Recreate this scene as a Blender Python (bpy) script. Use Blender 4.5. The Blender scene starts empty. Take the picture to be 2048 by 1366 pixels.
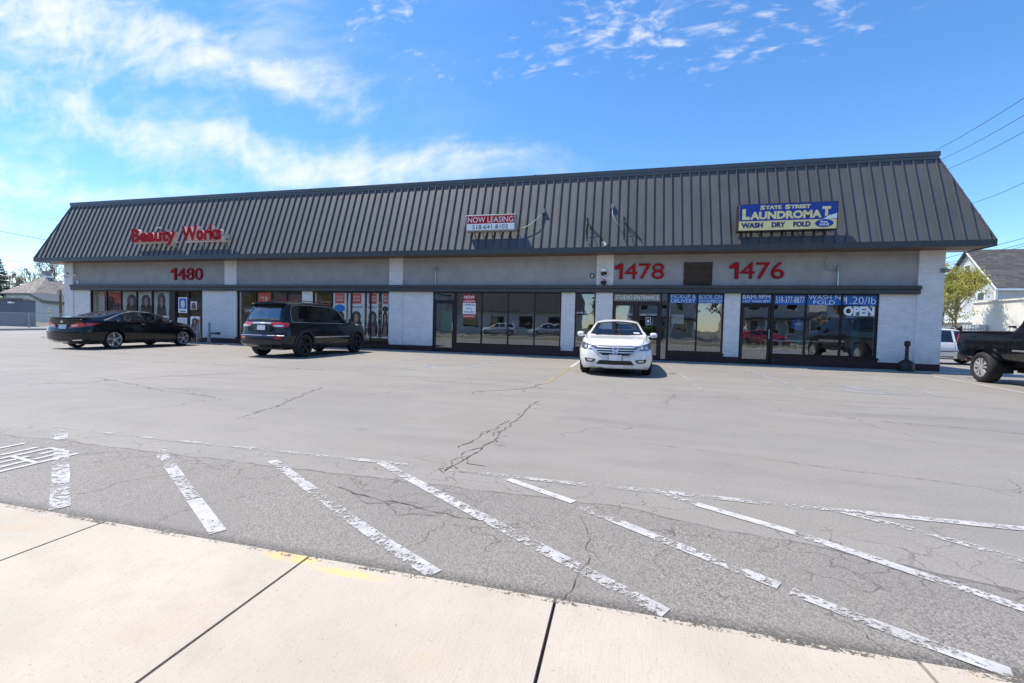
import bpy, bmesh, math, random
import numpy as np
from mathutils import Vector, Matrix
from mathutils.bvhtree import BVHTree
from mathutils.geometry import intersect_point_tri_2d
random.seed(7); np.random.seed(7)
S = bpy.context.scene
COL = S.collection
R = math.radians

# ------------------------------------------------------------------ camera
cam_d = bpy.data.cameras.new('camera'); cam = bpy.data.objects.new('camera', cam_d); COL.objects.link(cam)
RR = ((0.970331, 0.03175629, -0.2396858), (0.24060302, -0.02911406, 0.97018687), (0.02383131, -0.99907152, -0.03589094))
M = Matrix.Identity(4)
for r in range(3):
    M[r][0] = RR[r][0]; M[r][1] = -RR[r][1]; M[r][2] = -RR[r][2]
M[0][3], M[1][3], M[2][3] = 0, 0, 1.2
cam.matrix_world = M
cam_d.sensor_width = 36; cam_d.lens = 15.523; cam_d.clip_start = 0.05; cam_d.clip_end = 3000
S.camera = cam
S.render.resolution_x = 1024; S.render.resolution_y = 683
# ------------------------------------------------------------------ light
SUN_EL = R(63); S_DIR = Vector((-math.cos(SUN_EL), 0.012, math.sin(SUN_EL))).normalized()
sd = bpy.data.lights.new('sun', 'SUN'); sd.energy = 4.3; sd.angle = R(0.53); sd.color = (1, 0.925, 0.815)
so = bpy.data.objects.new('sun', sd); COL.objects.link(so)
so.rotation_euler = S_DIR.to_track_quat('Z', 'Y').to_euler(); so.location = (-20, 0, 40)
S.view_settings.view_transform = 'Standard'; S.view_settings.look = 'None'
S.view_settings.exposure = 0.62; S.view_settings.gamma = 1
S.render.engine = 'CYCLES'
try:
    S.cycles.max_bounces = 8; S.cycles.transparent_max_bounces = 12; S.cycles.sample_clamp_indirect = 6
    S.cycles.caustics_reflective = False; S.cycles.caustics_refractive = False
except Exception: pass

class NT:
    """small node helper"""
    def __init__(s, tree): s.t = tree; s.n = tree.nodes; s.l = tree.links
    def new(s, typ, **kw):
        n = s.n.new(typ)
        for k, v in kw.items(): setattr(n, k, v)
        return n
    def link(s, a, b): s.l.new(a, b)
    def setin(s, sock, v):
        if isinstance(v, bpy.types.NodeSocket): s.l.new(v, sock)
        elif v is not None:
            if sock.type == 'RGBA' and len(v) == 3: v = (*v, 1)
            sock.default_value = v
    def math(s, op, a, b=None, c=None, clamp=False):
        n = s.new('ShaderNodeMath', operation=op, use_clamp=clamp)
        s.setin(n.inputs[0], a)
        if b is not None: s.setin(n.inputs[1], b)
        if c is not None: s.setin(n.inputs[2], c)
        return n.outputs[0]
    def noise(s, vec, scale, detail=4, rough=.55, dist=0, dims='3D'):
        n = s.new('ShaderNodeTexNoise', noise_dimensions=dims)
        if vec is not None: s.l.new(vec, n.inputs['Vector'])
        n.inputs['Scale'].default_value = scale; n.inputs['Detail'].default_value = detail
        n.inputs['Roughness'].default_value = rough; n.inputs['Distortion'].default_value = dist
        return n.outputs[0]
    def mixc(s, f, a, b, blend='MIX'):
        n = s.new('ShaderNodeMix', data_type='RGBA', blend_type=blend)
        s.setin(n.inputs[0], f); s.setin(n.inputs[6], a); s.setin(n.inputs[7], b)
        return n.outputs[2]
    def ramp(s, v, lo, hi, a=0.0, b=1.0):
        n = s.new('ShaderNodeMapRange', interpolation_type='SMOOTHSTEP')
        s.setin(n.inputs[0], v)
        for i, x in enumerate((lo, hi, a, b)): n.inputs[i+1].default_value = x
        return n.outputs[0]
    def mapping(s, vec, loc=(0,0,0), rot=(0,0,0), sc=(1,1,1)):
        n = s.new('ShaderNodeMapping'); s.l.new(vec, n.inputs[0])
        n.inputs[1].default_value = loc; n.inputs[2].default_value = rot; n.inputs[3].default_value = sc
        return n.outputs[0]
    def vmath(s, op, a, b=None):
        n = s.new('ShaderNodeVectorMath', operation=op); s.setin(n.inputs[0], a)
        if b is not None: s.setin(n.inputs[1], b)
        return n.outputs[0]

# ------------------------------------------------------------------ world
W = bpy.data.worlds.new('World'); S.world = W; W.use_nodes = True
w = NT(W.node_tree); w.n.clear()
wo = w.new('ShaderNodeOutputWorld'); bg = w.new('ShaderNodeBackground'); bg.inputs[1].default_value = 0.094
w.link(bg.outputs[0], wo.inputs[0])
sky = w.new('ShaderNodeTexSky', sky_type='NISHITA'); sky.sun_disc = False
sky.sun_elevation = SUN_EL; sky.sun_rotation = R(270); sky.air_density = 1.0; sky.dust_density = 0.1; sky.ozone_density = 4.0
tc = w.new('ShaderNodeTexCoord')
sep = w.new('ShaderNodeSeparateXYZ'); w.link(tc.outputs['Generated'], sep.inputs[0])
X, Yy, Z = sep.outputs
ay = w.math('MAXIMUM', Yy, 0.02)
u = w.math('DIVIDE', X, ay); v = w.math('DIVIDE', Z, ay)
cmb = w.new('ShaderNodeCombineXYZ'); w.link(u, cmb.inputs[0]); w.link(v, cmb.inputs[1])
uv = cmb.outputs[0]
warp = w.new('ShaderNodeTexNoise', noise_dimensions='3D'); w.link(uv, warp.inputs['Vector']); warp.inputs['Scale'].default_value = 2.2; warp.inputs['Detail'].default_value = 3
wv = w.vmath('SUBTRACT', warp.outputs[1], (0.5, 0.5, 0.5)); wv = w.vmath('MULTIPLY', wv, (0.30, 0.16, 0)); uvw = w.vmath('ADD', uv, wv)
dens = None
def blob(cx, cy, rx, ry, ang, amp, src):
    global dens
    m = w.mapping(src, loc=(0, 0, 0)); m = w.vmath('SUBTRACT', src, (cx, cy, 0))
    rr = w.new('ShaderNodeVectorRotate', rotation_type='Z_AXIS'); w.link(m, rr.inputs[0]); rr.inputs['Angle'].default_value = -ang
    m2 = w.vmath('DIVIDE', rr.outputs[0], (rx*1.05, ry*1.1, 1))
    ln = w.new('ShaderNodeVectorMath', operation='LENGTH'); w.link(m2, ln.inputs[0])
    f = w.ramp(ln.outputs['Value'], 1.35, 0.0, 0, amp)
    dens = f if dens is None else w.math('MAXIMUM', dens, f)
for b in [(-1.75, .93, .55, .22, -.15, 1.15), (-1.25, .76, .55, .13, -.38, 1.15), (-.86, .62, .32, .085, -.3, .95),
          (-1.95, .70, .45, .12, -.2, .75), (-1.45, .56, .60, .10, -.42, 1.0), (-1.0, .44, .55, .085, -.25, 1.1), (-.55, .385, .50, .075, -.08, 1.1),
          (-1.95, .44, .55, .09, -.1, .9), (-1.5, .36, .6, .07, -.05, .85), (-2.3, .30, .6, .10, 0, .7), (-1.6, .28, .5, .05, 0, .5)]:
    blob(*b, uvw)
streak = w.noise(w.mapping(uvw, rot=(0, 0, .32), sc=(2.4, 7.5, 1)), 1.6, 7, .60, .25)
puff = w.noise(uvw, 13, 6, .58)
big = w.noise(w.mapping(uvw, loc=(3.1, .4, 0), rot=(0, 0, .3), sc=(1, 2.2, 1)), 2.0, 4, .6)
cir = w.math('ADD', w.math('MULTIPLY', streak, .62), w.math('MULTIPLY', puff, .38))
d1 = w.math('ADD', dens, w.math('MULTIPLY', w.math('SUBTRACT', cir, .5), 2.9))
d1 = w.math('MULTIPLY', w.ramp(d1, .16, 1.65, 0, .90), w.ramp(dens, 0.0, .35, 0, 1))
densA = d1
dens = None
for b in [(.03, .66, .34, .13, -.12, 1.0), (.25, .60, .25, .09, .2, .8), (-.60, .78, .15, .09, .5, 1.0), (-.17, .60, .16, .06, .1, .85), (-.5, .60, .25, .05, -.1, .5)]:
    blob(*b, uvw)
pf = w.noise(w.mapping(uvw, rot=(0, 0, -.4), sc=(1.0, 2.1, 1)), 17, 5, .55, .2)
d2 = w.math('ADD', dens, w.math('MULTIPLY', w.math('SUBTRACT', pf, .5), 4.6))
d2 = w.math('MULTIPLY', w.ramp(d2, .55, 2.3, 0, .75), w.ramp(dens, 0, .3, 0, 1))
thin = w.math('MULTIPLY', w.ramp(w.math('ADD', big, w.math('MULTIPLY', streak, .5)), .68, 1.05, 0, .5), w.ramp(u, -.2, -1.2, 0, 1))
al = w.math('MAXIMUM', w.math('MAXIMUM', densA, d2), thin, clamp=True)
# overhead and behind the camera: plain drifting cirrus
back = w.math('MULTIPLY', w.ramp(w.noise(w.mapping(tc.outputs['Generated'], sc=(1, 2.5, 3)), 2.2, 6, .6), .52, .80, 0, .7), w.ramp(Yy, 0.05, -.05, 0, 1))
al = w.math('MULTIPLY', al, w.ramp(Yy, .02, .2, 0, 1)); al = w.math('MAXIMUM', al, back)
al = w.math('MULTIPLY', al, w.ramp(Z, -.01, .06, 0, 1))
hs = w.new('ShaderNodeHueSaturation'); w.link(sky.outputs[0], hs.inputs['Color'])
hs.inputs['Saturation'].default_value = 1.18; hs.inputs['Value'].default_value = 1.0; hs.inputs['Hue'].default_value = .498
skyc = w.mixc(1.0, hs.outputs[0], (1.50, 1.57, 1.68), 'MULTIPLY')
mx = w.mixc(al, skyc, (7.7, 7.8, 8.0))
w.link(mx, bg.inputs[0])

# ------------------------------------------------------------------ materials
def new_mat(name):
    m = bpy.data.materials.new(name); m.use_nodes = True
    t = NT(m.node_tree); p = t.n['Principled BSDF']
    return m, t, p
def PM(name, col, rough=.6, metal=0.0, var=.08, scale=6.0, bump=0.0, bscale=60.0, spec=.5, coat=0.0, sc=(1, 1, 1), stain=0.0):
    """plain procedural material: base colour with mottled variation and fine bump"""
    m, t, p = new_mat(name)
    g = t.new('ShaderNodeNewGeometry'); pos = t.mapping(g.outputs['Position'], sc=sc)
    n = t.noise(pos, scale, 5, .6)
    a = tuple(max(0, c*(1-var)) for c in col); b = tuple(min(1, c*(1+var)) for c in col)
    c = t.mixc(t.ramp(n, .3, .7), a, b)
    if stain:
        s = t.ramp(t.noise(t.mapping(g.outputs['Position'], sc=(1, 1, .35)), 1.7, 6, .65), .52, .72, 0, stain)
        c = t.mixc(s, c, tuple(x*.55 for x in col))
    t.link(c, p.inputs['Base Color'])
    t.link(t.ramp(n, .2, .8, max(0, rough-.06), min(1, rough+.06)), p.inputs['Roughness'])
    p.inputs['Metallic'].default_value = metal; p.inputs['Specular IOR Level'].default_value = spec
    if coat: p.inputs['Coat Weight'].default_value = coat; p.inputs['Coat Roughness'].default_value = .04
    if bump:
        bn = t.new('ShaderNodeBump'); bn.inputs['Strength'].default_value = bump; bn.inputs['Distance'].default_value = .01
        t.link(t.noise(pos, bscale, 3, .6), bn.inputs['Height']); t.link(bn.outputs[0], p.inputs['Normal'])
    return m
def brick_mat(name, col, mortar, var=.06, bump=.5):
    m, t, p = new_mat(name)
    g = t.new('ShaderNodeNewGeometry'); s = t.new('ShaderNodeSeparateXYZ'); t.link(g.outputs['Position'], s.inputs[0])
    c = t.new('ShaderNodeCombineXYZ'); t.link(t.math('ADD', s.outputs[0], s.outputs[1]), c.inputs[0]); t.link(s.outputs[2], c.inputs[1])
    b = t.new('ShaderNodeTexBrick'); t.link(c.outputs[0], b.inputs['Vector'])
    b.inputs['Scale'].default_value = 1; b.inputs['Brick Width'].default_value = .21; b.inputs['Row Height'].default_value = .0725
    b.inputs['Mortar Size'].default_value = .006; b.inputs['Mortar Smooth'].default_value = .3; b.inputs['Bias'].default_value = 0
    b.inputs['Color1'].default_value = (*[x*(1-var) for x in col], 1); b.inputs['Color2'].default_value = (*[min(1, x*(1+var)) for x in col], 1)
    b.inputs['Mortar'].default_value = (*mortar, 1)
    n = t.noise(g.outputs['Position'], 3.0, 6, .65)
    cc = t.mixc(t.ramp(n, .35, .75, 0, .22), b.outputs['Color'], tuple(x*.62 for x in col))
    # rain streaks and splash dirt low on the wall
    low = t.math('MULTIPLY', t.ramp(s.outputs[2], .75, .2, 0, .5), t.ramp(t.noise(g.outputs['Position'], 5, 4, .6), .3, .7))
    cc = t.mixc(low, cc, tuple(x*.6 for x in col))
    t.link(cc, p.inputs['Base Color']); p.inputs['Roughness'].default_value = .62
    bn = t.new('ShaderNodeBump'); bn.inputs['Strength'].default_value = bump; bn.inputs['Distance'].default_value = .008
    h = t.math('SUBTRACT', t.math('MULTIPLY', t.noise(g.outputs['Position'], 45, 3), .25), b.outputs['Fac'])
    t.link(h, bn.inputs['Height']); t.link(bn.outputs[0], p.inputs['Normal'])
    return m
def glass_mat(name, tint=(.75, .8, .78), refl=.09, rough=0.0, wave=.0, trans=True, dark=(.01, .01, .012), ior=1.75):
    m = bpy.data.materials.new(name); m.use_nodes = True; t = NT(m.node_tree); t.n.clear()
    o = t.new('ShaderNodeOutputMaterial'); mix = t.new('ShaderNodeMixShader'); gl = t.new('ShaderNodeBsdfGlossy')
    gl.inputs['Roughness'].default_value = rough; gl.inputs['Color'].default_value = (.95, .97, 1, 1)
    fr = t.new('ShaderNodeFresnel'); fr.inputs['IOR'].default_value = ior
    # ray leaving through the back of the thin pane still gets the outer fresnel
    g = t.new('ShaderNodeNewGeometry')
    d = t.new('ShaderNodeVectorMath', operation='DOT_PRODUCT'); t.link(g.outputs['Normal'], d.inputs[0]); t.link(g.outputs['Incoming'], d.inputs[1])
    c = t.math('ABSOLUTE', d.outputs['Value'])
    q = t.math('POWER', t.math('SUBTRACT', 1.0, c, clamp=True), 5.0)
    f = t.math('ADD', t.math('MULTIPLY', q, 1-refl), refl, clamp=True)
    t.n.remove(fr)
    t.link(f, mix.inputs[0])
    if trans:
        tr = t.new('ShaderNodeBsdfTransparent'); tr.inputs[0].default_value = (*tint, 1)
    else:
        tr = t.new('ShaderNodeBsdfDiffuse'); tr.inputs[0].default_value = (*dark, 1)
    t.link(tr.outputs[0], mix.inputs[1]); t.link(gl.outputs[0], mix.inputs[2]); t.link(mix.outputs[0], o.inputs[0])
    if wave:
        bn = t.new('ShaderNodeBump'); bn.inputs['Strength'].default_value = wave; bn.inputs['Distance'].default_value = .02
        t.link(t.noise(t.mapping(g.outputs['Position'], sc=(1, 1, .7)), 1.3, 2, .5), bn.inputs['Height']); t.link(bn.outputs[0], gl.inputs['Normal'])
    return m
def emit_mat(name, col, st):
    m, t, p = new_mat(name); p.inputs['Base Color'].default_value = (*col, 1)
    p.inputs['Emission Color'].default_value = (*col, 1); p.inputs['Emission Strength'].default_value = st
    return m

MT = {}
MT['white_brick'] = brick_mat('painted_brick', (.79, .755, .715), (.64, .61, .58))
MT['upper_brick'] = brick_mat('painted_brick_upper', (.80, .77, .735), (.66, .63, .60))
MT['red_brick'] = brick_mat('maroon_brick', (.062, .018, .024), (.025, .010, .013), var=.25, bump=.7)
MT['stucco'] = PM('grey_stucco', (.37, .358, .345), .85, var=.09, scale=2.2, bump=.6, bscale=90, stain=.22)
MT['charcoal'] = PM('charcoal_trim', (.050, .049, .050), .42, var=.15, scale=3)
MT['frame'] = PM('bronze_frame', (.018, .014, .016), .35, metal=.3, var=.2, scale=4)
MT['brown_frame'] = PM('brown_frame', (.045, .024, .024), .4, metal=.3, var=.2, scale=4)
MT['soffit'] = None
MT['roof'] = None
MT['white'] = PM('white_paint', (.88, .88, .86), .5, var=.04)
MT['interior'] = PM('interior_wall', (.55, .52, .46), .8, var=.05)
MT['interior_white'] = PM('interior_white', (.75, .73, .68), .8, var=.05)
MT['interior_dark'] = PM('interior_dark', (.09, .075, .06), .8, var=.2)
MT['tile'] = PM('interior_floor', (.18, .17, .15), .5, var=.1)
MT['red'] = PM('sign_red', (.46, .006, .010), .6, var=.06, spec=.15)
MT['darkred'] = PM('sign_edge', (.10, .008, .010), .5, var=.1)
MT['pinkwhite'] = PM('sign_return', (.72, .60, .57), .5, var=.05)
MT['blue'] = PM('sign_blue', (.015, .13, .42), .45, var=.05)
MT['deepblue'] = PM('sign_deep_blue', (.012, .045, .30), .4, var=.05)
MT['navy'] = PM('sign_navy', (.012, .03, .13), .4, var=.05)
MT['yellow'] = PM('sign_yellow', (.92, .76, .34), .45, var=.05)
MT['black'] = PM('black_plastic', (.015, .016, .018), .5, var=.2)
MT['galv'] = PM('galvanised', (.33, .33, .33), .5, metal=.3, var=.1)
MT['steel'] = PM('steel', (.45, .46, .47), .3, metal=.9, var=.1)
MT['chrome'] = PM('chrome', (.66, .64, .61), .25, metal=.65, var=.03)
MT['glass'] = glass_mat('shop_glass', (.86, .87, .85), .075, wave=.10)
MT['glass_dark'] = glass_mat('dim_glass', (.78, .80, .78), .24, wave=.16)
MT['lightbox'] = emit_mat('fluorescent_panel', (1, .97, .9), 3.2)
MT['rubber'] = PM('rubber', (.016, .016, .017), .8, var=.25, bump=.4, bscale=80)

def build_roof_mat():
    m, t, p = new_mat('standing_seam_metal')
    g = t.new('ShaderNodeNewGeometry')
    n = t.noise(t.mapping(g.outputs['Position'], sc=(1, 1, .3)), 1.4, 6, .62)
    spots = t.ramp(t.noise(g.outputs['Position'], 9, 3, .5), .66, .72, 0, .5)
    c = t.mixc(t.ramp(n, .3, .7), (.060, .061, .063), (.082, .084, .087))
    sx = t.new('ShaderNodeSeparateXYZ'); t.link(g.outputs['Position'], sx.inputs[0])
    pid = t.math('FLOOR', t.math('DIVIDE', t.math('SUBTRACT', sx.outputs[0], 10.78), .3155)); wn = t.new('ShaderNodeTexWhiteNoise', noise_dimensions='1D'); t.link(pid, wn.inputs['W'])
    c = t.mixc(t.ramp(wn.outputs[0], 0, 1, 0, .35), c, (.098, .103, .110))
    drip = t.ramp(t.noise(t.mapping(g.outputs['Position'], sc=(7, 1, .5)), 1.3, 5, .65), .60, .78, 0, .45)
    c = t.mixc(drip, c, (.055, .052, .050))
    c = t.mixc(spots, c, (.10, .095, .09))
    t.link(c, p.inputs['Base Color']); t.link(t.ramp(n, .25, .75, .52, .60), p.inputs['Roughness'])
    p.inputs['Metallic'].default_value = .15; p.inputs['Sheen Weight'].default_value = .42; p.inputs['Sheen Roughness'].default_value = .45; p.inputs['Sheen Tint'].default_value = (.85, .93, 1, 1)
    bn = t.new('ShaderNodeBump'); bn.inputs['Strength'].default_value = .35; bn.inputs['Distance'].default_value = .02
    t.link(t.noise(t.mapping(g.outputs['Position'], sc=(3.2, 1, 1)), 1.6, 3, .5), bn.inputs['Height']); t.link(bn.outputs[0], p.inputs['Normal'])
    return m
MT['roof'] = build_roof_mat()
MT['seam'] = PM('seam_metal', (.085, .09, .096), .38, var=.1)
def build_soffit_mat():
    m, t, p = new_mat('soffit_slats')
    g = t.new('ShaderNodeNewGeometry')
    wv = t.new('ShaderNodeTexWave', wave_type='BANDS', bands_direction='X'); wv.inputs['Scale'].default_value = 3.3; wv.inputs['Distortion'].default_value = 0
    t.link(g.outputs['Position'], wv.inputs['Vector'])
    c = t.mixc(t.ramp(wv.outputs[1], .05, .25), (.02, .012, .008), (.15, .092, .055))
    t.link(c, p.inputs['Base Color']); p.inputs['Roughness'].default_value = .5
    return m
MT['soffit'] = build_soffit_mat()

def build_asphalt():
    m, t, p = new_mat('asphalt')
    g = t.new('ShaderNodeNewGeometry'); P = g.outputs['Position']
    s = t.new('ShaderNodeSeparateXYZ'); t.link(P, s.inputs[0]); x, y, z = s.outputs
    # line where the sealcoat ends and the old rough apron begins
    wob = t.math('MULTIPLY', t.math('SUBTRACT', t.noise(P, 1.3, 4, .6), .5), .22)
    bd = t.math('ADD', t.math('SUBTRACT', 3.02, t.math('MULTIPLY', t.math('MAXIMUM', x, 0), .22)), wob)
    rough = t.ramp(t.math('SUBTRACT', bd, y), -.012, .012)
    big = t.noise(P, .22, 5, .6); mid = t.noise(P, 1.7, 6, .65); fine = t.noise(P, 55, 4, .65); grit = t.noise(P, 130, 2, .6)
    strk = t.noise(t.mapping(P, rot=(0, 0, .12), sc=(.25, 1.6, 1)), 1.6, 6, .65)
    cs = t.mixc(t.ramp(big, .3, .7), (.224, .202, .170), (.272, .248, .212))
    cs = t.mixc(t.ramp(strk, .35, .7, 0, .55), cs, (.295, .272, .244))
    cs = t.mixc(t.ramp(mid, .56, .78, 0, .35), cs, (.175, .155, .138))
    cs = t.mixc(t.ramp(fine, .35, .70, 0, .55), cs, (.165, .153, .140))
    cs = t.mixc(t.ramp(grit, .52, .70, 0, .45), cs, (.42, .40, .37))
    patch = t.ramp(t.noise(t.mapping(P, rot=(0, 0, .5), sc=(.6, 1, 1)), .5, 3, .5), .50, .56, 0, .30)
    cs = t.mixc(patch, cs, (.20, .188, .175))
    tyre = t.math('MULTIPLY', t.ramp(t.math('ABSOLUTE', t.math('SUBTRACT', t.math('FRACT', t.math('MULTIPLY', t.math('ADD', y, t.math('MULTIPLY', big, 3)), .62)), .5)), .10, .03, 0, .28), t.ramp(t.noise(P, .3, 3), .45, .6))
    cs = t.mixc(tyre, cs, (.15, .14, .13))
    drops = t.ramp(t.noise(P, 4.5, 3, .5), .70, .76, 0, .55); cs = t.mixc(drops, cs, (.12, .11, .10))
    vor = t.new('ShaderNodeTexVoronoi', feature='F1'); t.link(P, vor.inputs['Vector']); vor.inputs['Scale'].default_value = 125
    agc = t.new('ShaderNodeSeparateColor'); t.link(vor.outputs['Color'], agc.inputs[0])
    cr = t.mixc(agc.outputs[0], (.130, .116, .100), (.305, .276, .242))
    cr = t.mixc(t.ramp(mid, .35, .7, 0, .55), cr, (.225, .203, .174))
    cr = t.mixc(t.ramp(grit, .62, .75, 0, .6), cr, (.03, .028, .027))
    # darker damp-looking tone to the right of the apron and by the pavement edge
    cr = t.mixc(t.math('MULTIPLY', t.ramp(t.noise(P, .9, 4, .6), .4, .65, 0, .45), 1.0), cr, (.19, .175, .16))
    edge = t.ramp(t.math('ABSOLUTE', t.math('SUBTRACT', y, 1.90)), .10, .0, 0, .8)
    cr = t.mixc(t.math('MULTIPLY', edge, t.ramp(fine, .3, .6)), cr, (.045, .040, .032))
    c = t.mixc(rough, cs, cr)
    # alligator cracking where the two meet, and hairlines across the lot
    dis = t.new('ShaderNodeTexNoise'); t.link(P, dis.inputs['Vector']); dis.inputs['Scale'].default_value = 3.5; dis.inputs['Detail'].default_value = 6
    off = t.vmath('MULTIPLY', t.vmath('SUBTRACT', dis.outputs[1], (.5, .5, .5)), (.55, .55, 0)); pw = t.vmath('ADD', P, off)
    def cracks(scale, wd):
        vv = t.new('ShaderNodeTexVoronoi', feature='DISTANCE_TO_EDGE', voronoi_dimensions='2D'); t.link(pw, vv.inputs['Vector']); vv.inputs['Scale'].default_value = scale
        return t.ramp(vv.outputs['Distance'], wd, wd*.25)
    band = t.math('MULTIPLY', t.ramp(t.math('ABSOLUTE', t.math('SUBTRACT', y, bd)), .55, .12), t.ramp(t.noise(P, .8, 3), .40, .52))
    a1 = t.math('MULTIPLY', cracks(3.2, .022), band)
    a2 = t.math('MULTIPLY', t.math('MULTIPLY', cracks(.33, .006), t.ramp(t.noise(P, .35, 3), .45, .62)), .8)
    seam = t.math('MULTIPLY', t.ramp(t.math('ABSOLUTE', t.math('SUBTRACT', y, bd)), .014, .004), t.ramp(mid, .38, .5))
    a3 = t.math('MULTIPLY', t.math('MULTIPLY', cracks(1.1, .009), rough), t.ramp(t.noise(P, 1.1, 3), .46, .58))
    ck = t.math('MAXIMUM', t.math('MAXIMUM', a1, a2), t.math('MAXIMUM', seam, a3))
    c = t.mixc(t.math('MULTIPLY', ck, .6), c, (.055, .045, .036))
    # oil and rust stains near the shop fronts
    st = t.math('MULTIPLY', t.ramp(t.noise(t.mapping(P, sc=(.5, 1.6, 1)), 1.5, 4, .6), .60, .72, 0, .6), t.math('MULTIPLY', t.ramp(y, 13.2, 14.6), t.ramp(y, 16.4, 15.6)))
    c = t.mixc(st, c, (.10, .078, .058))
    spk = t.ramp(t.noise(P, 23, 2, .5), .74, .79, 0, .6)
    c = t.mixc(spk, c, (.40, .38, .35))
    t.link(c, p.inputs['Base Color']); t.link(t.ramp(mid, .3, .7, .62, .78), p.inputs['Roughness'])
    p.inputs['Specular IOR Level'].default_value = .6
    bn = t.new('ShaderNodeBump'); bn.inputs['Distance'].default_value = .006
    t.link(t.math('ADD', t.math('MULTIPLY', rough, .22), .22), bn.inputs['Strength'])
    hh = t.math('SUBTRACT', t.math('ADD', t.math('MULTIPLY', vor.outputs['Distance'], -1.0), t.math('MULTIPLY', fine, .8)), t.math('MULTIPLY', ck, 1.6))
    t.link(hh, bn.inputs['Height']); t.link(bn.outputs[0], p.inputs['Normal'])
    return m
MT['asphalt'] = build_asphalt()
def build_concrete(name, col, brush=True):
    m, t, p = new_mat(name)
    g = t.new('ShaderNodeNewGeometry'); P = g.outputs['Position']
    big = t.noise(P, 1.1, 5, .6); fine = t.noise(P, 60, 3, .6)
    br = t.noise(t.mapping(P, sc=(190, 9, 1)), 1.0, 3, .6)
    c = t.mixc(t.ramp(big, .3, .7), tuple(x*.88 for x in col), tuple(min(1, x*1.06) for x in col))
    c = t.mixc(t.ramp(br, .42, .68, 0, .26), c, tuple(x*.72 for x in col))
    c = t.mixc(t.ramp(fine, .62, .76, 0, .4), c, tuple(x*.62 for x in col))
    c = t.mixc(t.ramp(t.noise(P, 42, 3, .6), .70, .74, 0, .75), c, (.20, .185, .165))
    c = t.mixc(t.ramp(t.noise(P, 2.6, 5, .6), .54, .75, 0, .55), c, (col[0]*1.0, col[1]*.86, col[2]*.68))
    c = t.mixc(t.ramp(t.noise(t.mapping(P, loc=(5, 2, 0)), 1.6, 6, .7), .52, .72, 0, .30), c, tuple(x*.66 for x in col))
    c = t.mixc(t.ramp(t.noise(P, 120, 2, .6), .60, .70, 0, .35), c, tuple(x*.5 for x in col))
    # yellow paint oversprayed on the pavement edge
    s = t.new('ShaderNodeSeparateXYZ'); t.link(P, s.inputs[0])
    def spot(cx, cy, rx, ry):
        a = t.math('DIVIDE', t.math('SUBTRACT', s.outputs[0], cx), rx); b = t.math('DIVIDE', t.math('SUBTRACT', s.outputs[1], cy), ry)
        return t.ramp(t.math('ADD', t.math('MULTIPLY', a, a), t.math('MULTIPLY', b, b)), 1.15, .15)
    yl = t.math('MAXIMUM', spot(-1.56, 1.835, .20, .045), spot(-1.20, 1.79, .24, .035))
    yl = t.math('MULTIPLY', yl, t.ramp(t.noise(P, 14, 4), .3, .6, .15, .7))
    c = t.mixc(yl, c, (.70, .47, .15))
    t.link(c, p.inputs['Base Color']); p.inputs['Roughness'].default_value = .85
    bn = t.new('ShaderNodeBump'); bn.inputs['Strength'].default_value = .35; bn.inputs['Distance'].default_value = .003
    t.link(t.math('ADD', br, fine), bn.inputs['Height']); t.link(bn.outputs[0], p.inputs['Normal'])
    return m
MT['concrete'] = build_concrete('sidewalk_concrete', (.47, .415, .335))
MT['concrete_grey'] = PM('grey_concrete', (.30, .29, .275), .85, var=.12, scale=3, bump=.3)
MT['joint'] = PM('joint_filler', (.075, .062, .045), .9, var=.3, scale=20)
MT['soil'] = PM('verge_ground', (.16, .15, .10), .95, var=.3, scale=.6)
def paint_mat(name, col, wear, scale=30):
    m = bpy.data.materials.new(name); m.use_nodes = True; t = NT(m.node_tree); p = t.n['Principled BSDF']; o = t.n['Material Output']
    g = t.new('ShaderNodeNewGeometry'); P = g.outputs['Position']
    n = t.math('ADD', t.math('MULTIPLY', t.noise(P, scale, 4, .7), .50), t.math('MULTIPLY', t.noise(P, 2.9, 3, .6), .50))
    n = t.math('ADD', n, t.math('MULTIPLY', t.math('SUBTRACT', t.noise(P, 95, 3, .7), .5), .32))
    f = t.ramp(n, wear-.04, wear+.05, 0, .90)
    tr = t.new('ShaderNodeBsdfTransparent'); mx = t.new('ShaderNodeMixShader')
    p.inputs['Roughness'].default_value = .7
    t.link(t.mixc(t.ramp(t.noise(P, 9, 5, .7), .3, .7), tuple(c*.70 for c in col), tuple(c*.97 for c in col)), p.inputs['Base Color'])
    t.link(f, mx.inputs[0]); t.link(tr.outputs[0], mx.inputs[1]); t.link(p.outputs[0], mx.inputs[2]); t.link(mx.outputs[0], o.inputs[0])
    return m
MT['paint_fresh'] = paint_mat('road_paint_solid', (.60, .585, .56), .40)
MT['paint_worn'] = paint_mat('road_paint_worn', (.58, .565, .54), .472)
MT['paint_old'] = paint_mat('road_paint_faded', (.56, .545, .52), .502)
MT['paint_ghost'] = paint_mat('road_paint_almost_gone', (.54, .52, .49), .525)
MT['paint_blue'] = paint_mat('road_paint_blue', (.40, .46, .52), .49)
MT['paint_yellow'] = paint_mat('road_paint_yellow', (.50, .38, .20), .485)

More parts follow.
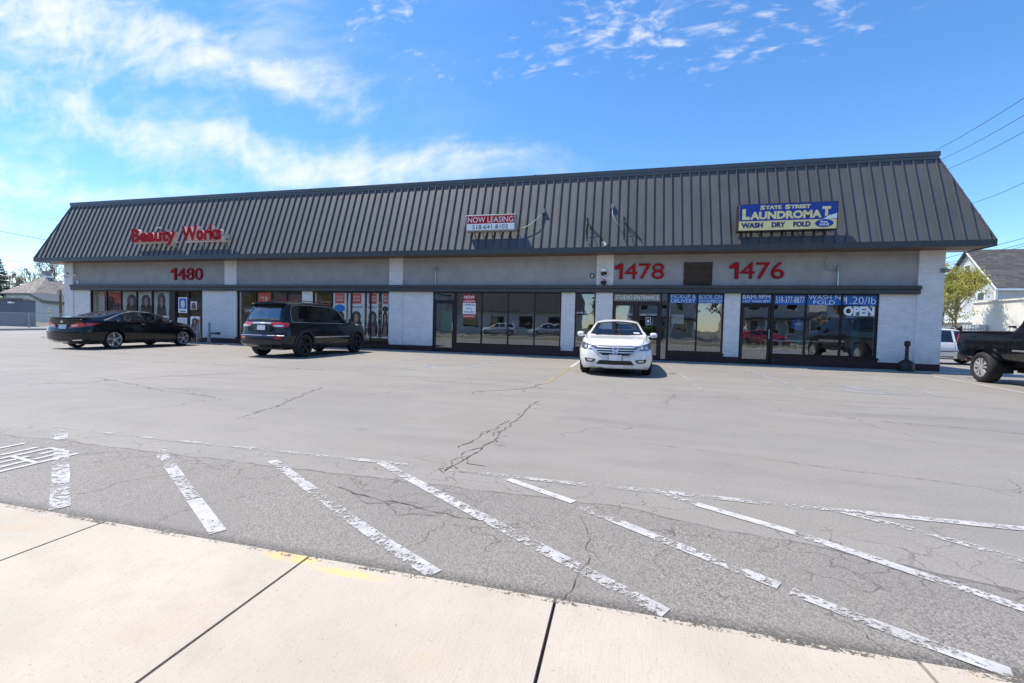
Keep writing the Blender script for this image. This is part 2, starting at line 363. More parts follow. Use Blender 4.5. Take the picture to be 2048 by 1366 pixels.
# ------------------------------------------------------------------ mesh helpers
class MB:
    def __init__(s): s.v = []; s.f = []; s.m = []
    def add(s, vs, fs, mi=0):
        b = len(s.v); s.v += [tuple(v) for v in vs]; s.f += [tuple(i+b for i in f) for f in fs]; s.m += [mi]*len(fs); return s
    def box(s, x0, x1, y0, y1, z0, z1, mi=0):
        vs = [(x, y, z) for z in (z0, z1) for y in (y0, y1) for x in (x0, x1)]
        return s.add(vs, [(0, 2, 3, 1), (4, 5, 7, 6), (0, 1, 5, 4), (2, 6, 7, 3), (0, 4, 6, 2), (1, 3, 7, 5)], mi)
    def prism(s, pts, axis, a, b, mi=0):
        """extrude 2D pts along axis ('x','y','z') from a to b"""
        def P(p, t): return {'x': (t, p[0], p[1]), 'y': (p[0], t, p[1]), 'z': (p[0], p[1], t)}[axis]
        n = len(pts); vs = [P(p, a) for p in pts]+[P(p, b) for p in pts]
        fs = [tuple(range(n)), tuple(range(2*n-1, n-1, -1))]+[(i, n+i, n+(i+1) % n, (i+1) % n) for i in range(n)]
        return s.add(vs, fs, mi)
    def tube(s, path, r, n=8, mi=0, r2=None, cap=True):
        path = [Vector(p) for p in path]; N = len(path); base = len(s.v); rings = []
        for i, p in enumerate(path):
            d = (path[min(i+1, N-1)]-path[max(i-1, 0)]).normalized()
            up = Vector((0, 0, 1)) if abs(d.z) < .95 else Vector((1, 0, 0))
            a = d.cross(up).normalized(); b = a.cross(d).normalized()
            rr = r if r2 is None else r+(r2-r)*i/max(1, N-1)
            s.v += [tuple(p+a*rr*math.cos(2*math.pi*k/n)+b*rr*math.sin(2*math.pi*k/n)) for k in range(n)]
        for i in range(N-1):
            for k in range(n):
                q = base+i*n
                s.f.append((q+k, q+(k+1) % n, q+n+(k+1) % n, q+n+k)); s.m.append(mi)
        if cap:
            s.f.append(tuple(base+k for k in range(n-1, -1, -1))); s.m.append(mi)
            s.f.append(tuple(base+(N-1)*n+k for k in range(n))); s.m.append(mi)
        return s
    def lathe(s, prof, n=20, c=(0, 0, 0), axis='z', mi=0):
        """prof: (radius, height)"""
        base = len(s.v)
        for r_, h in prof:
            for k in range(n):
                a = 2*math.pi*k/n; p, q = r_*math.cos(a), r_*math.sin(a)
                v = {'z': (p, q, h), 'y': (p, h, q), 'x': (h, p, q)}[axis]
                s.v.append((v[0]+c[0], v[1]+c[1], v[2]+c[2]))
        for i in range(len(prof)-1):
            for k in range(n):
                q = base+i*n; s.f.append((q+k, q+(k+1) % n, q+n+(k+1) % n, q+n+k)); s.m.append(mi)
        return s
    def build(s, name, mats, parent=None, smooth=False, off=None, bevel=0):
        me = bpy.data.meshes.new(name)
        o_ = Vector(off) if off is not None else (parent.location if parent is not None and parent.type == 'EMPTY' and not getattr(parent, '_loc', False) else Vector((0, 0, 0)))
        if parent is not None and parent.type != 'EMPTY' and off is None: o_ = Vector(parent.get('_o', (0, 0, 0)))
        vs = [(v[0]-o_[0], v[1]-o_[1], v[2]-o_[2]) for v in s.v]
        me.from_pydata(vs, [], s.f); me.update()
        if not isinstance(mats, (list, tuple)): mats = [mats]
        for m in mats: me.materials.append(MT[m] if isinstance(m, str) else m)
        if len(mats) > 1: me.polygons.foreach_set('material_index', s.m)
        bm = bmesh.new(); bm.from_mesh(me); bmesh.ops.recalc_face_normals(bm, faces=bm.faces)
        if bevel: bmesh.ops.bevel(bm, geom=bm.edges[:], offset=bevel, segments=1, affect='EDGES', clamp_overlap=True)
        bm.to_mesh(me); bm.free()
        if smooth: me.polygons.foreach_set('use_smooth', [True]*len(me.polygons))
        o = bpy.data.objects.new(name, me); COL.objects.link(o)
        if parent is not None:
            o.parent = parent; o['_o'] = list(o_)
        return o
def empty(name, loc, label, cat, group=None, rz=0, kind=None):
    o = bpy.data.objects.new(name, None); COL.objects.link(o); o.location = loc; o.rotation_euler = (0, 0, rz)
    o.empty_display_size = .2
    tag(o, label, cat, group, kind); return o
def tag(o, label=None, cat=None, group=None, kind=None):
    if label: o['label'] = label
    if cat: o['category'] = cat
    if group: o['group'] = group
    if kind: o['kind'] = kind
    return o
def rot2(p, a): return (p[0]*math.cos(a)-p[1]*math.sin(a), p[0]*math.sin(a)+p[1]*math.cos(a))

_tc = {}
def text_mesh(txt, bold=0.0, shear=0.0, res=3):
    """flat font outline as (verts, faces) in the x-z plane, plus bounding box"""
    k = (txt, bold, shear)
    if k in _tc: return _tc[k]
    cu = bpy.data.curves.new('t', 'FONT'); cu.body = txt; cu.size = 1; cu.offset = bold; cu.shear = shear; cu.resolution_u = res
    cu.fill_mode = 'BOTH'
    o = bpy.data.objects.new('t', cu); COL.objects.link(o)
    dg = bpy.context.evaluated_depsgraph_get(); dg.update()
    me = bpy.data.meshes.new_from_object(o.evaluated_get(dg))
    vs = [(v.co.x, v.co.y) for v in me.vertices]; fs = [tuple(p.vertices) for p in me.polygons]
    bpy.data.objects.remove(o); bpy.data.curves.remove(cu); bpy.data.meshes.remove(me)
    xs = [v[0] for v in vs]; ys = [v[1] for v in vs]
    _tc[k] = (vs, fs, (min(xs), max(xs), min(ys), max(ys))); return _tc[k]
def add_text(mb, txt, x0, x1, z0, z1, y, depth=.0, mi=0, mi_side=None, bold=0.0, shear=0.0, bbox=None, tilt=0.0):
    """text fitted to the box x0..x1, z0..z1, facing -Y at y, extruded back by depth"""
    vs, fs, bb = text_mesh(txt, bold, shear)
    if bbox: bb = bbox
    sx = (x1-x0)/(bb[1]-bb[0]); sz = (z1-z0)/(bb[3]-bb[2])
    P = [(x0+(v[0]-bb[0])*sx, z0+(v[1]-bb[2])*sz) for v in vs]
    if tilt: P = [(p[0], p[1]+(p[0]-x0)*tilt) for p in P]
    front = [(p[0], y, p[1]) for p in P]
    mb.add(front, fs, mi)
    if depth:
        mb.add([(p[0], y+depth, p[1]) for p in P], [tuple(reversed(f)) for f in fs], mi if mi_side is None else mi_side)
        cnt = {}
        for f in fs:
            for i in range(len(f)):
                e = (f[i], f[(i+1) % len(f)]); cnt[tuple(sorted(e))] = cnt.get(tuple(sorted(e)), 0)+1
        n = len(P); sv = front+[(p[0], y+depth, p[1]) for p in P]; sf = []
        for f in fs:
            for i in range(len(f)):
                a, b = f[i], f[(i+1) % len(f)]
                if cnt[tuple(sorted((a, b)))] == 1: sf.append((a, b, b+n, a+n))
        mb.add(sv, sf, mi if mi_side is None else mi_side)
    return mb
def letters(parent, name, txt, x0, x1, z0, z1, y, depth, mats, bold=0.0, shear=0, edge=None):
    """one child mesh per glyph"""
    _, _, bb = text_mesh(txt, bold, shear)
    bar = text_mesh('|', bold, shear)[2][1]
    out = []
    sx = (x1-x0)/(bb[1]-bb[0]); sz = (z1-z0)/(bb[3]-bb[2])
    for i, ch in enumerate(txt):
        if ch == ' ': continue
        adv = text_mesh(txt[:i]+'|', bold, shear)[2][1]-bar
        cb = text_mesh(ch, bold, shear)[2]
        a = x0+(adv+cb[0]-bb[0])*sx; b = a+(cb[1]-cb[0])*sx
        c = z0+(cb[2]-bb[2])*sz; d = z0+(cb[3]-bb[2])*sz
        mb = MB()
        if edge and ch == '1':
            w1 = (x1-x0)*.115; xa = a+(b-a)/2+w1*.42
            for e_, y_, mi_ in ((edge, y+.02, 1), (0, y, 0)):
                P1 = [(xa-w1*.05-e_, z0-e_), (xa+w1*.42+e_, z0-e_), (xa+w1*.42+e_, z1+e_), (xa-w1*.1-e_*.5, z1+e_), (xa-w1*.95-e_, z1-.10+e_*.3), (xa-w1*.95-e_, z1-.19-e_), (xa-w1*.05-e_, z1-.15-e_)]
                mb.prism(P1, 'y', y_, y_+depth, 1); mb.add([(p_[0], y_-.001, p_[1]) for p_ in P1], [tuple(range(7))], mi_)
        elif edge:
            add_text(mb, ch, a-edge, b+edge, c-edge, d+edge, y+.02, depth, 1, 1, bold+.008, shear)
            add_text(mb, ch, a, b, c, d, y, depth, 0, 1, bold, shear)
        else: add_text(mb, ch, a, b, c, d, y, depth, 0, 1, bold, shear)
        out.append(mb.build(name, mats, parent))
    return out

# ------------------------------------------------------------------ ground
def struct(mb, name, mats, **k):
    o = mb.build(name, mats, **k); o['kind'] = 'structure'; return o
struct(MB().add([(-900, -900, -.03), (900, -900, -.03), (900, 900, -.03), (-900, 900, -.03)], [(0, 1, 2, 3)]), 'ground', 'soil')
lot = MB().box(-40, 60, 1.88, 60, -.02, 0.0)
lotO = struct(lot, 'parking_lot', 'asphalt')
# far side of the kerb at the left
struct(MB().box(-140, -43.9, 14, 30, -.02, .05), 'concrete_apron', 'concrete_grey')
struct(MB().prism([(-40, 13), (-39.4, 13), (-43.6, 26), (-43.9, 40), (-44.6, 40), (-44.4, 26)], 'z', -.02, .14), 'kerb', 'concrete_grey')
struct(MB().box(-60, -39.9, 1.88, 40, -.025, -.004), 'side_lot', 'concrete_grey')
# public sidewalk: slabs with open joints over a dark bed
sw = MB(); sw.box(-60, 40, -.2, 1.875, -.02, .004, 1)
edges = [-60]+[-2.84-1.33*k for k in range(40, 0, -1)]+[-2.84, -1.48, -.24, 1.08]+[1.08+1.33*k for k in range(1, 25)]
xs = sorted(set(e for e in edges if -60 <= e <= 40))
for a, b in zip(xs[:-1], xs[1:]): sw.box(a+.007, b-.007, .35, 1.868, -.01, .022, 0)
struct(sw, 'sidewalk', ['concrete', 'joint'])
struct(MB().box(-60, 40, .15, .34, -.02, .02), 'kerb_stone', 'concrete_grey')
road = PM('road_asphalt', (.11, .108, .104), .85, var=.15, scale=1, bump=.4)
struct(MB().box(-120, 120, -11, .15, -.12, -.10), 'road', road)
struct(MB().box(-120, 120, -13, -11, -.1, .02), 'far_sidewalk', 'concrete')
struct(MB().box(-120, 120, -60, -13, -.1, .0), 'far_lot', road)
# pavement strip in front of the shops
struct(MB().box(-29.6, 10.6, 16.55, 17.45, -.01, .03), 'shop_walk', 'concrete_grey')

ZI = [0]
def strip(pts, wd, mat, name='painted_line', z=None, jag=0.0):
    ZI[0] += 1; z = z if name == 'crumbled_edge' else (.0015 if name == 'crack' else .0045)+ZI[0]*.00003
    mb = MB(); P = [Vector((p[0], p[1])) for p in pts]; L = []; Rr = []
    for i, p in enumerate(P):
        d = (P[min(i+1, len(P)-1)]-P[max(i-1, 0)]).normalized(); n = Vector((-d.y, d.x))
        w_ = wd*(.88 if name == 'painted_line' else 1) if not isinstance(wd, (list, tuple)) else wd[i]
        L.append(p+n*w_/2); Rr.append(p-n*w_/2)
    vs = [(q.x, q.y, z) for q in L]+[(q.x, q.y, z) for q in Rr]; n = len(P)
    mb.add(vs, [(i, i+1, n+i+1, n+i) for i in range(n-1)])
    o = mb.build(name, mat, lotO); return o
strip([(-5.64, 3.31), (-5.05, 2.9)], .10, 'paint_ghost'); strip([(-5.45, 3.2), (-5.2, 3.05)], .11, 'paint_fresh')
strip([(-4.75, 2.79), (-3.34, 1.95)], .11, 'paint_worn')
strip([(-4.25, 3.28), (-3.80, 2.94)], .07, 'paint_ghost'); strip([(-3.84, 2.965), (-3.2, 2.588)], .095, 'paint_worn'); strip([(-3.2, 2.588), (-2.7, 2.293)], .09, 'paint_old'); strip([(-2.7, 2.293), (-2.16, 1.975)], .095, 'paint_fresh')
strip([(-3.34, 3.40), (-3.0, 3.2)], .08, 'paint_old'); strip([(-2.85, 3.13), (-2.1, 2.67)], .095, 'paint_worn'); strip([(-2.1, 2.67), (-1.6, 2.36)], .09, 'paint_old'); strip([(-1.6, 2.36), (-1.15, 2.1)], .09, 'paint_old'); strip([(-1.15, 2.1), (-.83, 1.93)], .095, 'paint_worn')
strip([(-1.98, 3.38), (-1.5, 3.05), (-.24, 2.225)], .095, 'paint_worn'); strip([(-.24, 2.225), (.22, 1.93)], .09, 'paint_old')
strip([(-.82, 3.30), (-.28, 3.0)], .075, 'paint_fresh'); strip([(-.22, 2.93), (.76, 2.29)], .085, 'paint_worn'); strip([(.80, 2.26), (1.1, 2.07)], .08, 'paint_old'); strip([(1.1, 2.07), (1.39, 1.92)], .085, 'paint_worn')
strip([(.26, 3.42), (.56, 3.21)], .07, 'paint_old'); strip([(.54, 3.22), (1.05, 2.93)], .08, 'paint_fresh'); strip([(1.02, 2.95), (1.76, 2.41), (2.6, 1.9)], .085, 'paint_worn')
strip([(1.45, 3.40), (1.79, 3.20)], .08, 'paint_worn'); strip([(1.79, 3.20), (2.13, 2.94), (3.4, 2.1)], .085, 'paint_old')
strip([(-5.9, 3.36), (-4.2, 3.36)], .06, 'paint_ghost'); strip([(-4.6, 3.35), (-4.35, 3.35)], .05, 'paint_worn'); strip([(-4.2, 3.36), (-2.6, 3.37)], .06, 'paint_ghost')
strip([(-2.6, 3.37), (-1.9, 3.38)], .075, 'paint_old'); strip([(-1.9, 3.38), (-.3, 3.36)], .07, 'paint_ghost'); strip([(-.4, 3.36), (.3, 3.385)], .08, 'paint_ghost')
strip([(.38, 3.39), (.95, 3.385)], .08, 'paint_worn'); strip([(.95, 3.385), (1.5, 3.40)], .07, 'paint_old'); strip([(1.5, 3.40), (2.7, 3.43)], .085, 'paint_worn')
# remains of a painted word at the far left of the apron
for x_, a, b in ((-4.53, 2.22, 2.78), (-4.66, 2.25, 2.50), (-4.67, 2.56, 2.80), (-4.80, 2.28, 2.60), (-4.80, 2.66, 2.84), (-4.93, 2.32, 2.83), (-5.06, 2.55, 2.80), (-5.32, 2.5, 2.86), (-5.62, 2.5, 2.80)):
    strip([(x_, a), (x_-.01, b)], .05, 'paint_fresh')
for a, b in (((-4.53, 2.5), (-4.95, 2.56)), ((-4.66, 2.79), (-4.95, 2.82))): strip([a, b], .04, 'paint_fresh')
# stalls by the shops
strip([(-4.03, 15.6), (-4.07, 10.5)], .10, 'paint_blue'); strip([(-6.72, 15.4), (-6.66, 10.5)], .10, 'paint_blue')
strip([(3.87, 15.6), (3.72, 10.4)], .10, 'paint_blue'); strip([(6.83, 16.2), (6.2, 10.4)], .09, 'paint_blue')
strip([(-1.4, 15.9), (-1.43, 13.2)], .11, 'paint_fresh'); strip([(-1.43, 13.2), (-1.5, 9.2)], .10, 'paint_yellow')
strip([(1.55, 15.9), (1.6, 9.5)], .08, 'paint_ghost'); strip([(-13.3, 15.9), (-13.2, 10.3)], .09, 'paint_worn'); strip([(-9.2, 15.9), (-9.2, 10.6)], .09, 'paint_worn')
strip([(-16.3, 15.9), (-16.1, 10.3)], .09, 'paint_ghost')
strip([(9.02, 15.75), (8.55, 11.9), (8.4, 10.6)], .10, 'paint_fresh'); strip([(12.2, 15.8), (12.0, 10.6)], .10, 'paint_fresh')
strip([(-29, 16.42), (-2.2, 16.45)], .10, 'paint_fresh'); strip([(-.9, 16.45), (6.9, 16.45)], .10, 'paint_fresh')
MT['crumbs'] = paint_mat('asphalt_crumbs', (.13, .115, .095), .54, 60)
strip([(-9, 1.862), (4, 1.862)], .045, 'crumbs', 'crumbled_edge', .0235); strip([(-9, 1.885), (4, 1.885)], .03, 'crumbs', 'crumbled_edge', .0062)
def wheelchair(cx, cy, a, s):
    mb = MB()
    def seg(p, q, wd):
        p = Vector(p)*s; q = Vector(q)*s; d = (q-p).normalized(); n = Vector((-d.y, d.x))*wd*s/2
        c = [rot2(v, a) for v in (p+n, q+n, q-n, p-n)]; mb.add([(cx+v[0], cy+v[1], .0045+.0004*len(mb.f) % .003) for v in c], [(0, 1, 2, 3)])
    pts = [(math.cos(t)*.36-.05, math.sin(t)*.36-.25) for t in np.linspace(-3.6, .5, 15)]
    for p, q in zip(pts[:-1], pts[1:]): seg(p, q, .1)
    seg((-.02, .52), (.0, .05), .12); seg((0, .2), (.28, .2), .09); seg((0, .03), (.34, .03), .1); seg((.34, .03), (.46, -.4), .1)
    c = [rot2((math.cos(t)*.1*s-.02*s, math.sin(t)*.1*s+.66*s), a) for t in np.linspace(0, 6.28, 10)[:-1]]
    mb.add([(cx+v[0], cy+v[1], .0045) for v in c], [tuple(range(9))]); mb.build('wheelchair_symbol', 'paint_blue', lotO)
wheelchair(-5.3, 11.2, 0, 1.05); wheelchair(5.05, 11.0, 0, 1.05)

def crack(pts, wd=.022, br=0, seed=1):
    rnd = random.Random(seed); P = []
    for (a, b) in zip(pts[:-1], pts[1:]):
        n = max(2, int(math.dist(a, b)/.05))
        for i in range(n):
            t = i/n; P.append((a[0]+(b[0]-a[0])*t, a[1]+(b[1]-a[1])*t))
    P.append(pts[-1]); out = []; ox = oy = 0
    for p in P:
        ox = ox*.8+rnd.gauss(0, .010); oy = oy*.8+rnd.gauss(0, .010); out.append((p[0]+ox, p[1]+oy))
    ws = [wd*.55*rnd.choice((.25, .45, .7, 1, 1.2, .5, .35)) for _ in out]; ws[0] = ws[-1] = .001
    strip(out, ws, 'crackfill', 'crack', .0030+seed*.00005)
    for k in range(br):
        i = rnd.randrange(len(out)); a = math.atan2(pts[-1][1]-pts[0][1], pts[-1][0]-pts[0][0])+rnd.choice((-1, 1))*rnd.uniform(.25, .8); L = rnd.uniform(.15, .5); q = out[i]
        crack([q, (q[0]+L*math.cos(a)*.5, q[1]+L*math.sin(a)*.6), (q[0]+L*math.cos(a+.5), q[1]+L*math.sin(a+.5))], wd*.55, 0, seed+k+20)
MT['crackfill'] = PM('crack', (.085, .074, .060), .95, var=.3, scale=30)
crack([(-1.26, 6.95), (-1.30, 6.4), (-1.26, 5.14), (-1.25, 4.41), (-1.28, 4.01), (-1.38, 3.3)], .03, 14, 1)
crack([(-1.36, 5.4), (-1.4, 4.6), (-1.47, 4.0)], .018, 3, 2)
crack([(-5.25, 6.95), (-4.84, 5.87), (-4.61, 5.06), (-4.43, 4.28)], .022, 6, 3)
crack([(-10.3, 5.1), (-9.4, 5.6), (-9.0, 6.8), (-8.2, 8.2)], .03, 6, 4); crack([(-10.0, 6.4), (-7.2, 5.6), (-5.9, 5.4)], .02, 4, 5)
crack([(-1.5, 9.2), (-1.75, 8.2), (-2.6, 7.4)], .03, 8, 6); 
crack([(-2.0, 2.75), (-1.55, 2.62), (-.7, 2.5)], .016, 4, 8); crack([(-5.9, 2.1), (-4.9, 2.5), (-4.2, 2.95)], .014, 4, 9)
crack([(-.2, 1.9), (-.12, 2.3), (-.22, 2.8)], .008, 1, 10); crack([(2.2, 7.4), (4.2, 7.0), (7.5, 6.2)], .02, 6, 11)
crack([(-4, 8.6), (0, 8.3), (3.8, 8.7)], .018, 6, 12); crack([(-16, 9.5), (-12, 9.2), (-7, 9.4)], .03, 6, 13); crack([(.2, 4.8), (2.2, 4.4), (4, 4.0)], .012, 4, 14)

# ------------------------------------------------------------------ strip mall
FY = 17.42
B = empty('strip_mall', (-9.5, FY, 0), 'long single storey strip mall with dark seamed mansard roof and white brick piers', 'building')
XL, XR = -29.25, 10.15
PIERS = [(-29.25, -28.62), (-18.63, -17.93), (-9.85, -9.21), (-1.0, -.36), (9.44, 10.15)]
LOWALLS = [(-28.62, -27.43), (-20.0, -18.63), (-14.29, -13.73), (-9.21, -7.80), (-2.33, -1.80), (3.59, 4.12), (8.39, 9.44)]
for a, b in LOWALLS: MB().box(a, b, FY+.005, FY+.28, .26, 2.57).build('wall_panel', 'white_brick', B); MB().box(a-.002, b+.002, FY-.008, FY+.27, -.01, .26).build('brick_base', 'red_brick', B)
for a, b in PIERS:
    MB().box(a, b, FY-.035, FY+.25, .26, 2.62).build('pier', 'white_brick', B); MB().box(a-.004, b+.004, FY-.045, FY+.24, -.01, .26).build('brick_base', 'red_brick', B)
    MB().box(a, b, FY-.033, FY+.25, 2.622, 4.0).build('upper_pier', 'upper_brick', B)
for (a, b), (c, d) in zip(PIERS[:-1], PIERS[1:]): MB().box(b, c, FY+.03, FY+.2, 2.78, 4.02).build('fascia_panel', 'stucco', B)
m = MB(); m.box(-28.66, 9.49, FY-.17, FY+.1, 2.705, 2.825); m.box(-28.64, 9.47, FY-.14, FY+.09, 2.55, 2.699)
m.build('ledge_beam', 'charcoal', B, bevel=.008)
# shell behind the front
m = MB(); m.box(XL, XL+.2, FY+.25, 30, 0, 4.4); m.box(XR-.2, XR, FY+.25, 30, 0, 4.4); m.box(XL, XR, 30, 30.2, 0, 4.4)
m.build('side_wall', 'white_brick', B)
MB().box(XL+.2, XR-.2, FY+.26, 30, 4.25, 4.4).build('flat_roof', 'charcoal', B)
m = MB()
for x in (-9.5, -2.1, 1.66): m.box(x, x+.12, FY+.3, 26, .05, 3.0)
m.box(XL+.2, XR-.2, 25.9, 26, .05, 3.0)
m.build('interior_wall', 'interior', B)
MB().box(XL+.2, XR-.2, FY+.28, 26, -.01, .06).build('interior_floor', 'tile', B)
MB().box(XL+.2, XR-.2, FY+.28, 26, 3.0, 3.05).build('interior_ceiling', 'interior_white', B)
# mansard
e0, e1, t0, t1 = -30.08, 10.94, -29.02, 9.90
yE, yT, yB, zE, zT = 16.60, 17.66, 17.88, 4.14, 7.12
m = MB().add([(e0, yE, zE), (e1, yE, zE), (e1, yB, zE), (e0, yB, zE), (t0, yT, zT), (t1, yT, zT), (t1, yB, zT), (t0, yB, zT)],
             [(0, 3, 2, 1), (4, 5, 6, 7), (0, 1, 5, 4), (1, 2, 6, 5), (2, 3, 7, 6), (3, 0, 4, 7)])
roofO = m.build('mansard_roof', 'roof', B)
m = MB(); sp = .3155
def rib(mb, A, Bp, n, side, wd=.028, h=.046):
    A = Vector(A); Bp = Vector(Bp); n = Vector(n).normalized()*h; s_ = Vector(side).normalized()*wd/2
    vs = [A-s_, A+s_, A+s_+n, A-s_+n, Bp-s_, Bp+s_, Bp+s_+n, Bp-s_+n]
    mb.add(vs, [(0, 1, 2, 3), (4, 7, 6, 5), (0, 4, 5, 1), (1, 5, 6, 2), (2, 6, 7, 3), (3, 7, 4, 0)])
nF = (0, -(zT-zE), (yT-yE))
k = 0; x = e1-.16
while x > e0+.1:
    f = 1.0
    if x > t1: f = (e1-x)/(e1-t1)
    if x < t0: f = (x-e0)/(t0-e0)
    rib(m, (x, yE, zE), (x, yE+(yT-yE)*f, zE+(zT-zE)*f), nF, (1, 0, 0)); x -= sp
for y in np.arange(yE+.3, yB-.05, sp):
    for (ee, tt, sg) in ((e1, t1, 1), (e0, t0, -1)):
        f = min(1, (y-yE)/(yT-yE)); rib(m, (ee, y, zE), (ee+(tt-ee)*f, y, zE+(zT-zE)*f), (sg*(zT-zE), 0, (e1-t1)), (0, 1, 0))
rib(m, (e1, yE, zE), (t1, yT, zT), (1, -1, .5), (1, 1, 0), .05, .03); rib(m, (e0, yE, zE), (t0, yT, zT), (-1, -1, .5), (1, -1, 0), .05, .03)
m.build('standing_seams', 'seam', B)
m = MB(); m.box(t0-.06, t1+.06, yT-.09, yB+.02, zT-.02, zT+.13); m.box(t0-.04, t1+.04, yT-.07, yT-.05, zT-.12, zT-.02)
m.build('coping', 'seam', B, bevel=.006)
m = MB(); m.box(e0-.01, e1+.01, yE-.03, yE+.02, 3.96, 4.16); m.box(e1-.02, e1+.012, yE+.02, yB, 3.96, 4.158); m.box(e0-.012, e0+.02, yE+.02, yB, 3.96, 4.158)
m.build('eave_fascia', 'charcoal', B)
m = MB().box(e0+.02, e1-.02, yE+.02, FY+.04, 3.985, 4.02); m.build('soffit', 'soffit', B)
m = MB().box(XR-.0, e1-.02, FY+.04, yB-.01, 3.985, 4.02); m.build('end_soffit', 'interior', B); MB().box(e0+.02, XL, FY+.04, yB-.01, 3.985, 4.02).build('end_soffit', 'interior', B)  # end soffits paler than the front one: bounced light put into their colour

def window_unit(x0, x1, z0, z1, cuts, glass='glass', fr='frame', w_=.055, y=None, sill=True, label=None):
    """frame (a part) with its panes below it"""
    y = FY+.06 if y is None else y
    m = MB(); m.box(x0, x1, y-.03, y+.05, z1-w_, z1); m.box(x0, x1, y-.03, y+.05, z0, z0+w_)
    xs_ = [x0]+list(cuts)+[x1]
    for i, c in enumerate(xs_):
        a = c if i == 0 else (c-w_ if i == len(xs_)-1 else c-w_/2); m.box(a, a+w_, y-.031, y+.049, z0+w_, z1-w_)
    if sill: m.box(x0-.02, x1+.02, FY-.075, y-.03, z0-.06, z0+.012)
    f = m.build('window', fr, B)
    for i in range(len(xs_)-1):
        a = xs_[i]+(w_ if i == 0 else w_/2); b = xs_[i+1]-(w_ if i == len(xs_)-2 else w_/2)
        MB().add([(a, y+.01, z0+w_), (b, y+.01, z0+w_), (b, y+.01, z1-w_), (a, y+.01, z1-w_)], [(0, 1, 2, 3)]).build('pane', glass, f)
    if sill:
        MB().box(x0, x1, FY-.05, FY+.2, -.01, z0-.06).build('brick_apron', 'red_brick', B)
    if label: f['label'] = label
    return f
def door_unit(x0, x1, z1, glass='glass', fr='frame', transom=2.17, hside=1, y=None, w_=.07, z0=.04, kick=.16):
    y = FY+.06 if y is None else y
    m = MB(); m.box(x0, x0+.05, y-.04, y+.06, z0, z1); m.box(x1-.05, x1, y-.04, y+.06, z0, z1); m.box(x0+.05, x1-.05, y-.04, y+.06, z1-.05, z1)
    if transom: m.box(x0+.05, x1-.05, y-.04, y+.06, transom-.03, transom+.04)
    f = m.build('door_frame', fr, B)
    if transom: MB().add([(x0+.05, y+.01, transom+.04), (x1-.05, y+.01, transom+.04), (x1-.05, y+.01, z1-.05), (x0+.05, y+.01, z1-.05)], [(0, 1, 2, 3)]).build('transom_pane', glass, f)
    a, b, t = x0+.06, x1-.06, (transom-.04 if transom else z1-.06)
    m = MB(); m.box(a, a+w_, y-.025, y+.02, z0+.01, t); m.box(b-w_, b, y-.025, y+.02, z0+.01, t); m.box(a+w_, b-w_, y-.025, y+.02, t-w_, t); m.box(a+w_, b-w_, y-.025, y+.02, z0+.01, z0+.01+kick)
    d = m.build('door', fr, B)
    MB().add([(a+w_, y, z0+.01+kick), (b-w_, y, z0+.01+kick), (b-w_, y, t-w_), (a+w_, y, t-w_)], [(0, 1, 2, 3)]).build('pane', glass, d)
    hx = b-w_/2 if hside > 0 else a+w_/2
    m = MB().tube([(hx, y-.07, .95), (hx, y-.07, 1.28)], .012, 6); m.tube([(hx, y-.07, .98), (hx, y-.02, .98)], .01, 6); m.tube([(hx, y-.07, 1.25), (hx, y-.02, 1.25)], .01, 6)
    m.build('door_handle', 'steel', d)
    return d
# 1480
window_unit(-27.43, -22.05, .37, 2.56, (-26.33, -25.32, -24.27, -23.24), 'glass')
m = MB().box(-22.05, -21.70, FY+.0, FY+.2, .0, 2.56); m.build('door_post', 'frame', B)
window_unit(-21.70, -20.92, .04, 2.56, (), 'glass', sill=False); door_unit(-20.92, -20.0, 2.56, 'glass', transom=2.14)
window_unit(-17.93, -14.29, .33, 2.56, (-16.9, -16.0, -15.14), 'glass')
window_unit(-13.73, -9.85, .33, 2.56, (-12.77, -11.75, -10.79), 'glass')
door_unit(-7.80, -6.80, 2.56, 'glass_dark'); window_unit(-6.80, -2.33, .38, 2.56, (-5.64, -4.51, -3.41), 'glass_dark')
window_unit(-1.80, -1.0, .38, 2.56, (), 'glass_dark')
# studio doors: double leaf with wide transom
door_unit(-.36, .52, 2.20, 'glass_dark', 'brown_frame', transom=0, hside=1); door_unit(.52, 1.42, 2.20, 'glass_dark', 'brown_frame', transom=0, hside=-1)
window_unit(-.36, 1.42, 2.20, 2.56, (), 'glass_dark', 'brown_frame', .04, sill=False); window_unit(1.42, 1.66, .04, 2.56, (), 'glass_dark', 'frame', .03, sill=False)
window_unit(1.66, 3.59, .36, 2.56, (2.68,), 'glass_dark')
door_unit(4.12, 5.18, 2.56, 'glass_dark'); window_unit(5.18, 8.39, .38, 2.56, (6.23, 7.31), 'glass_dark')

# ------------------------------------------------------------------ signs and fixtures
def roofY(z): return yE+(z-zE)*(yT-yE)/(zT-zE)
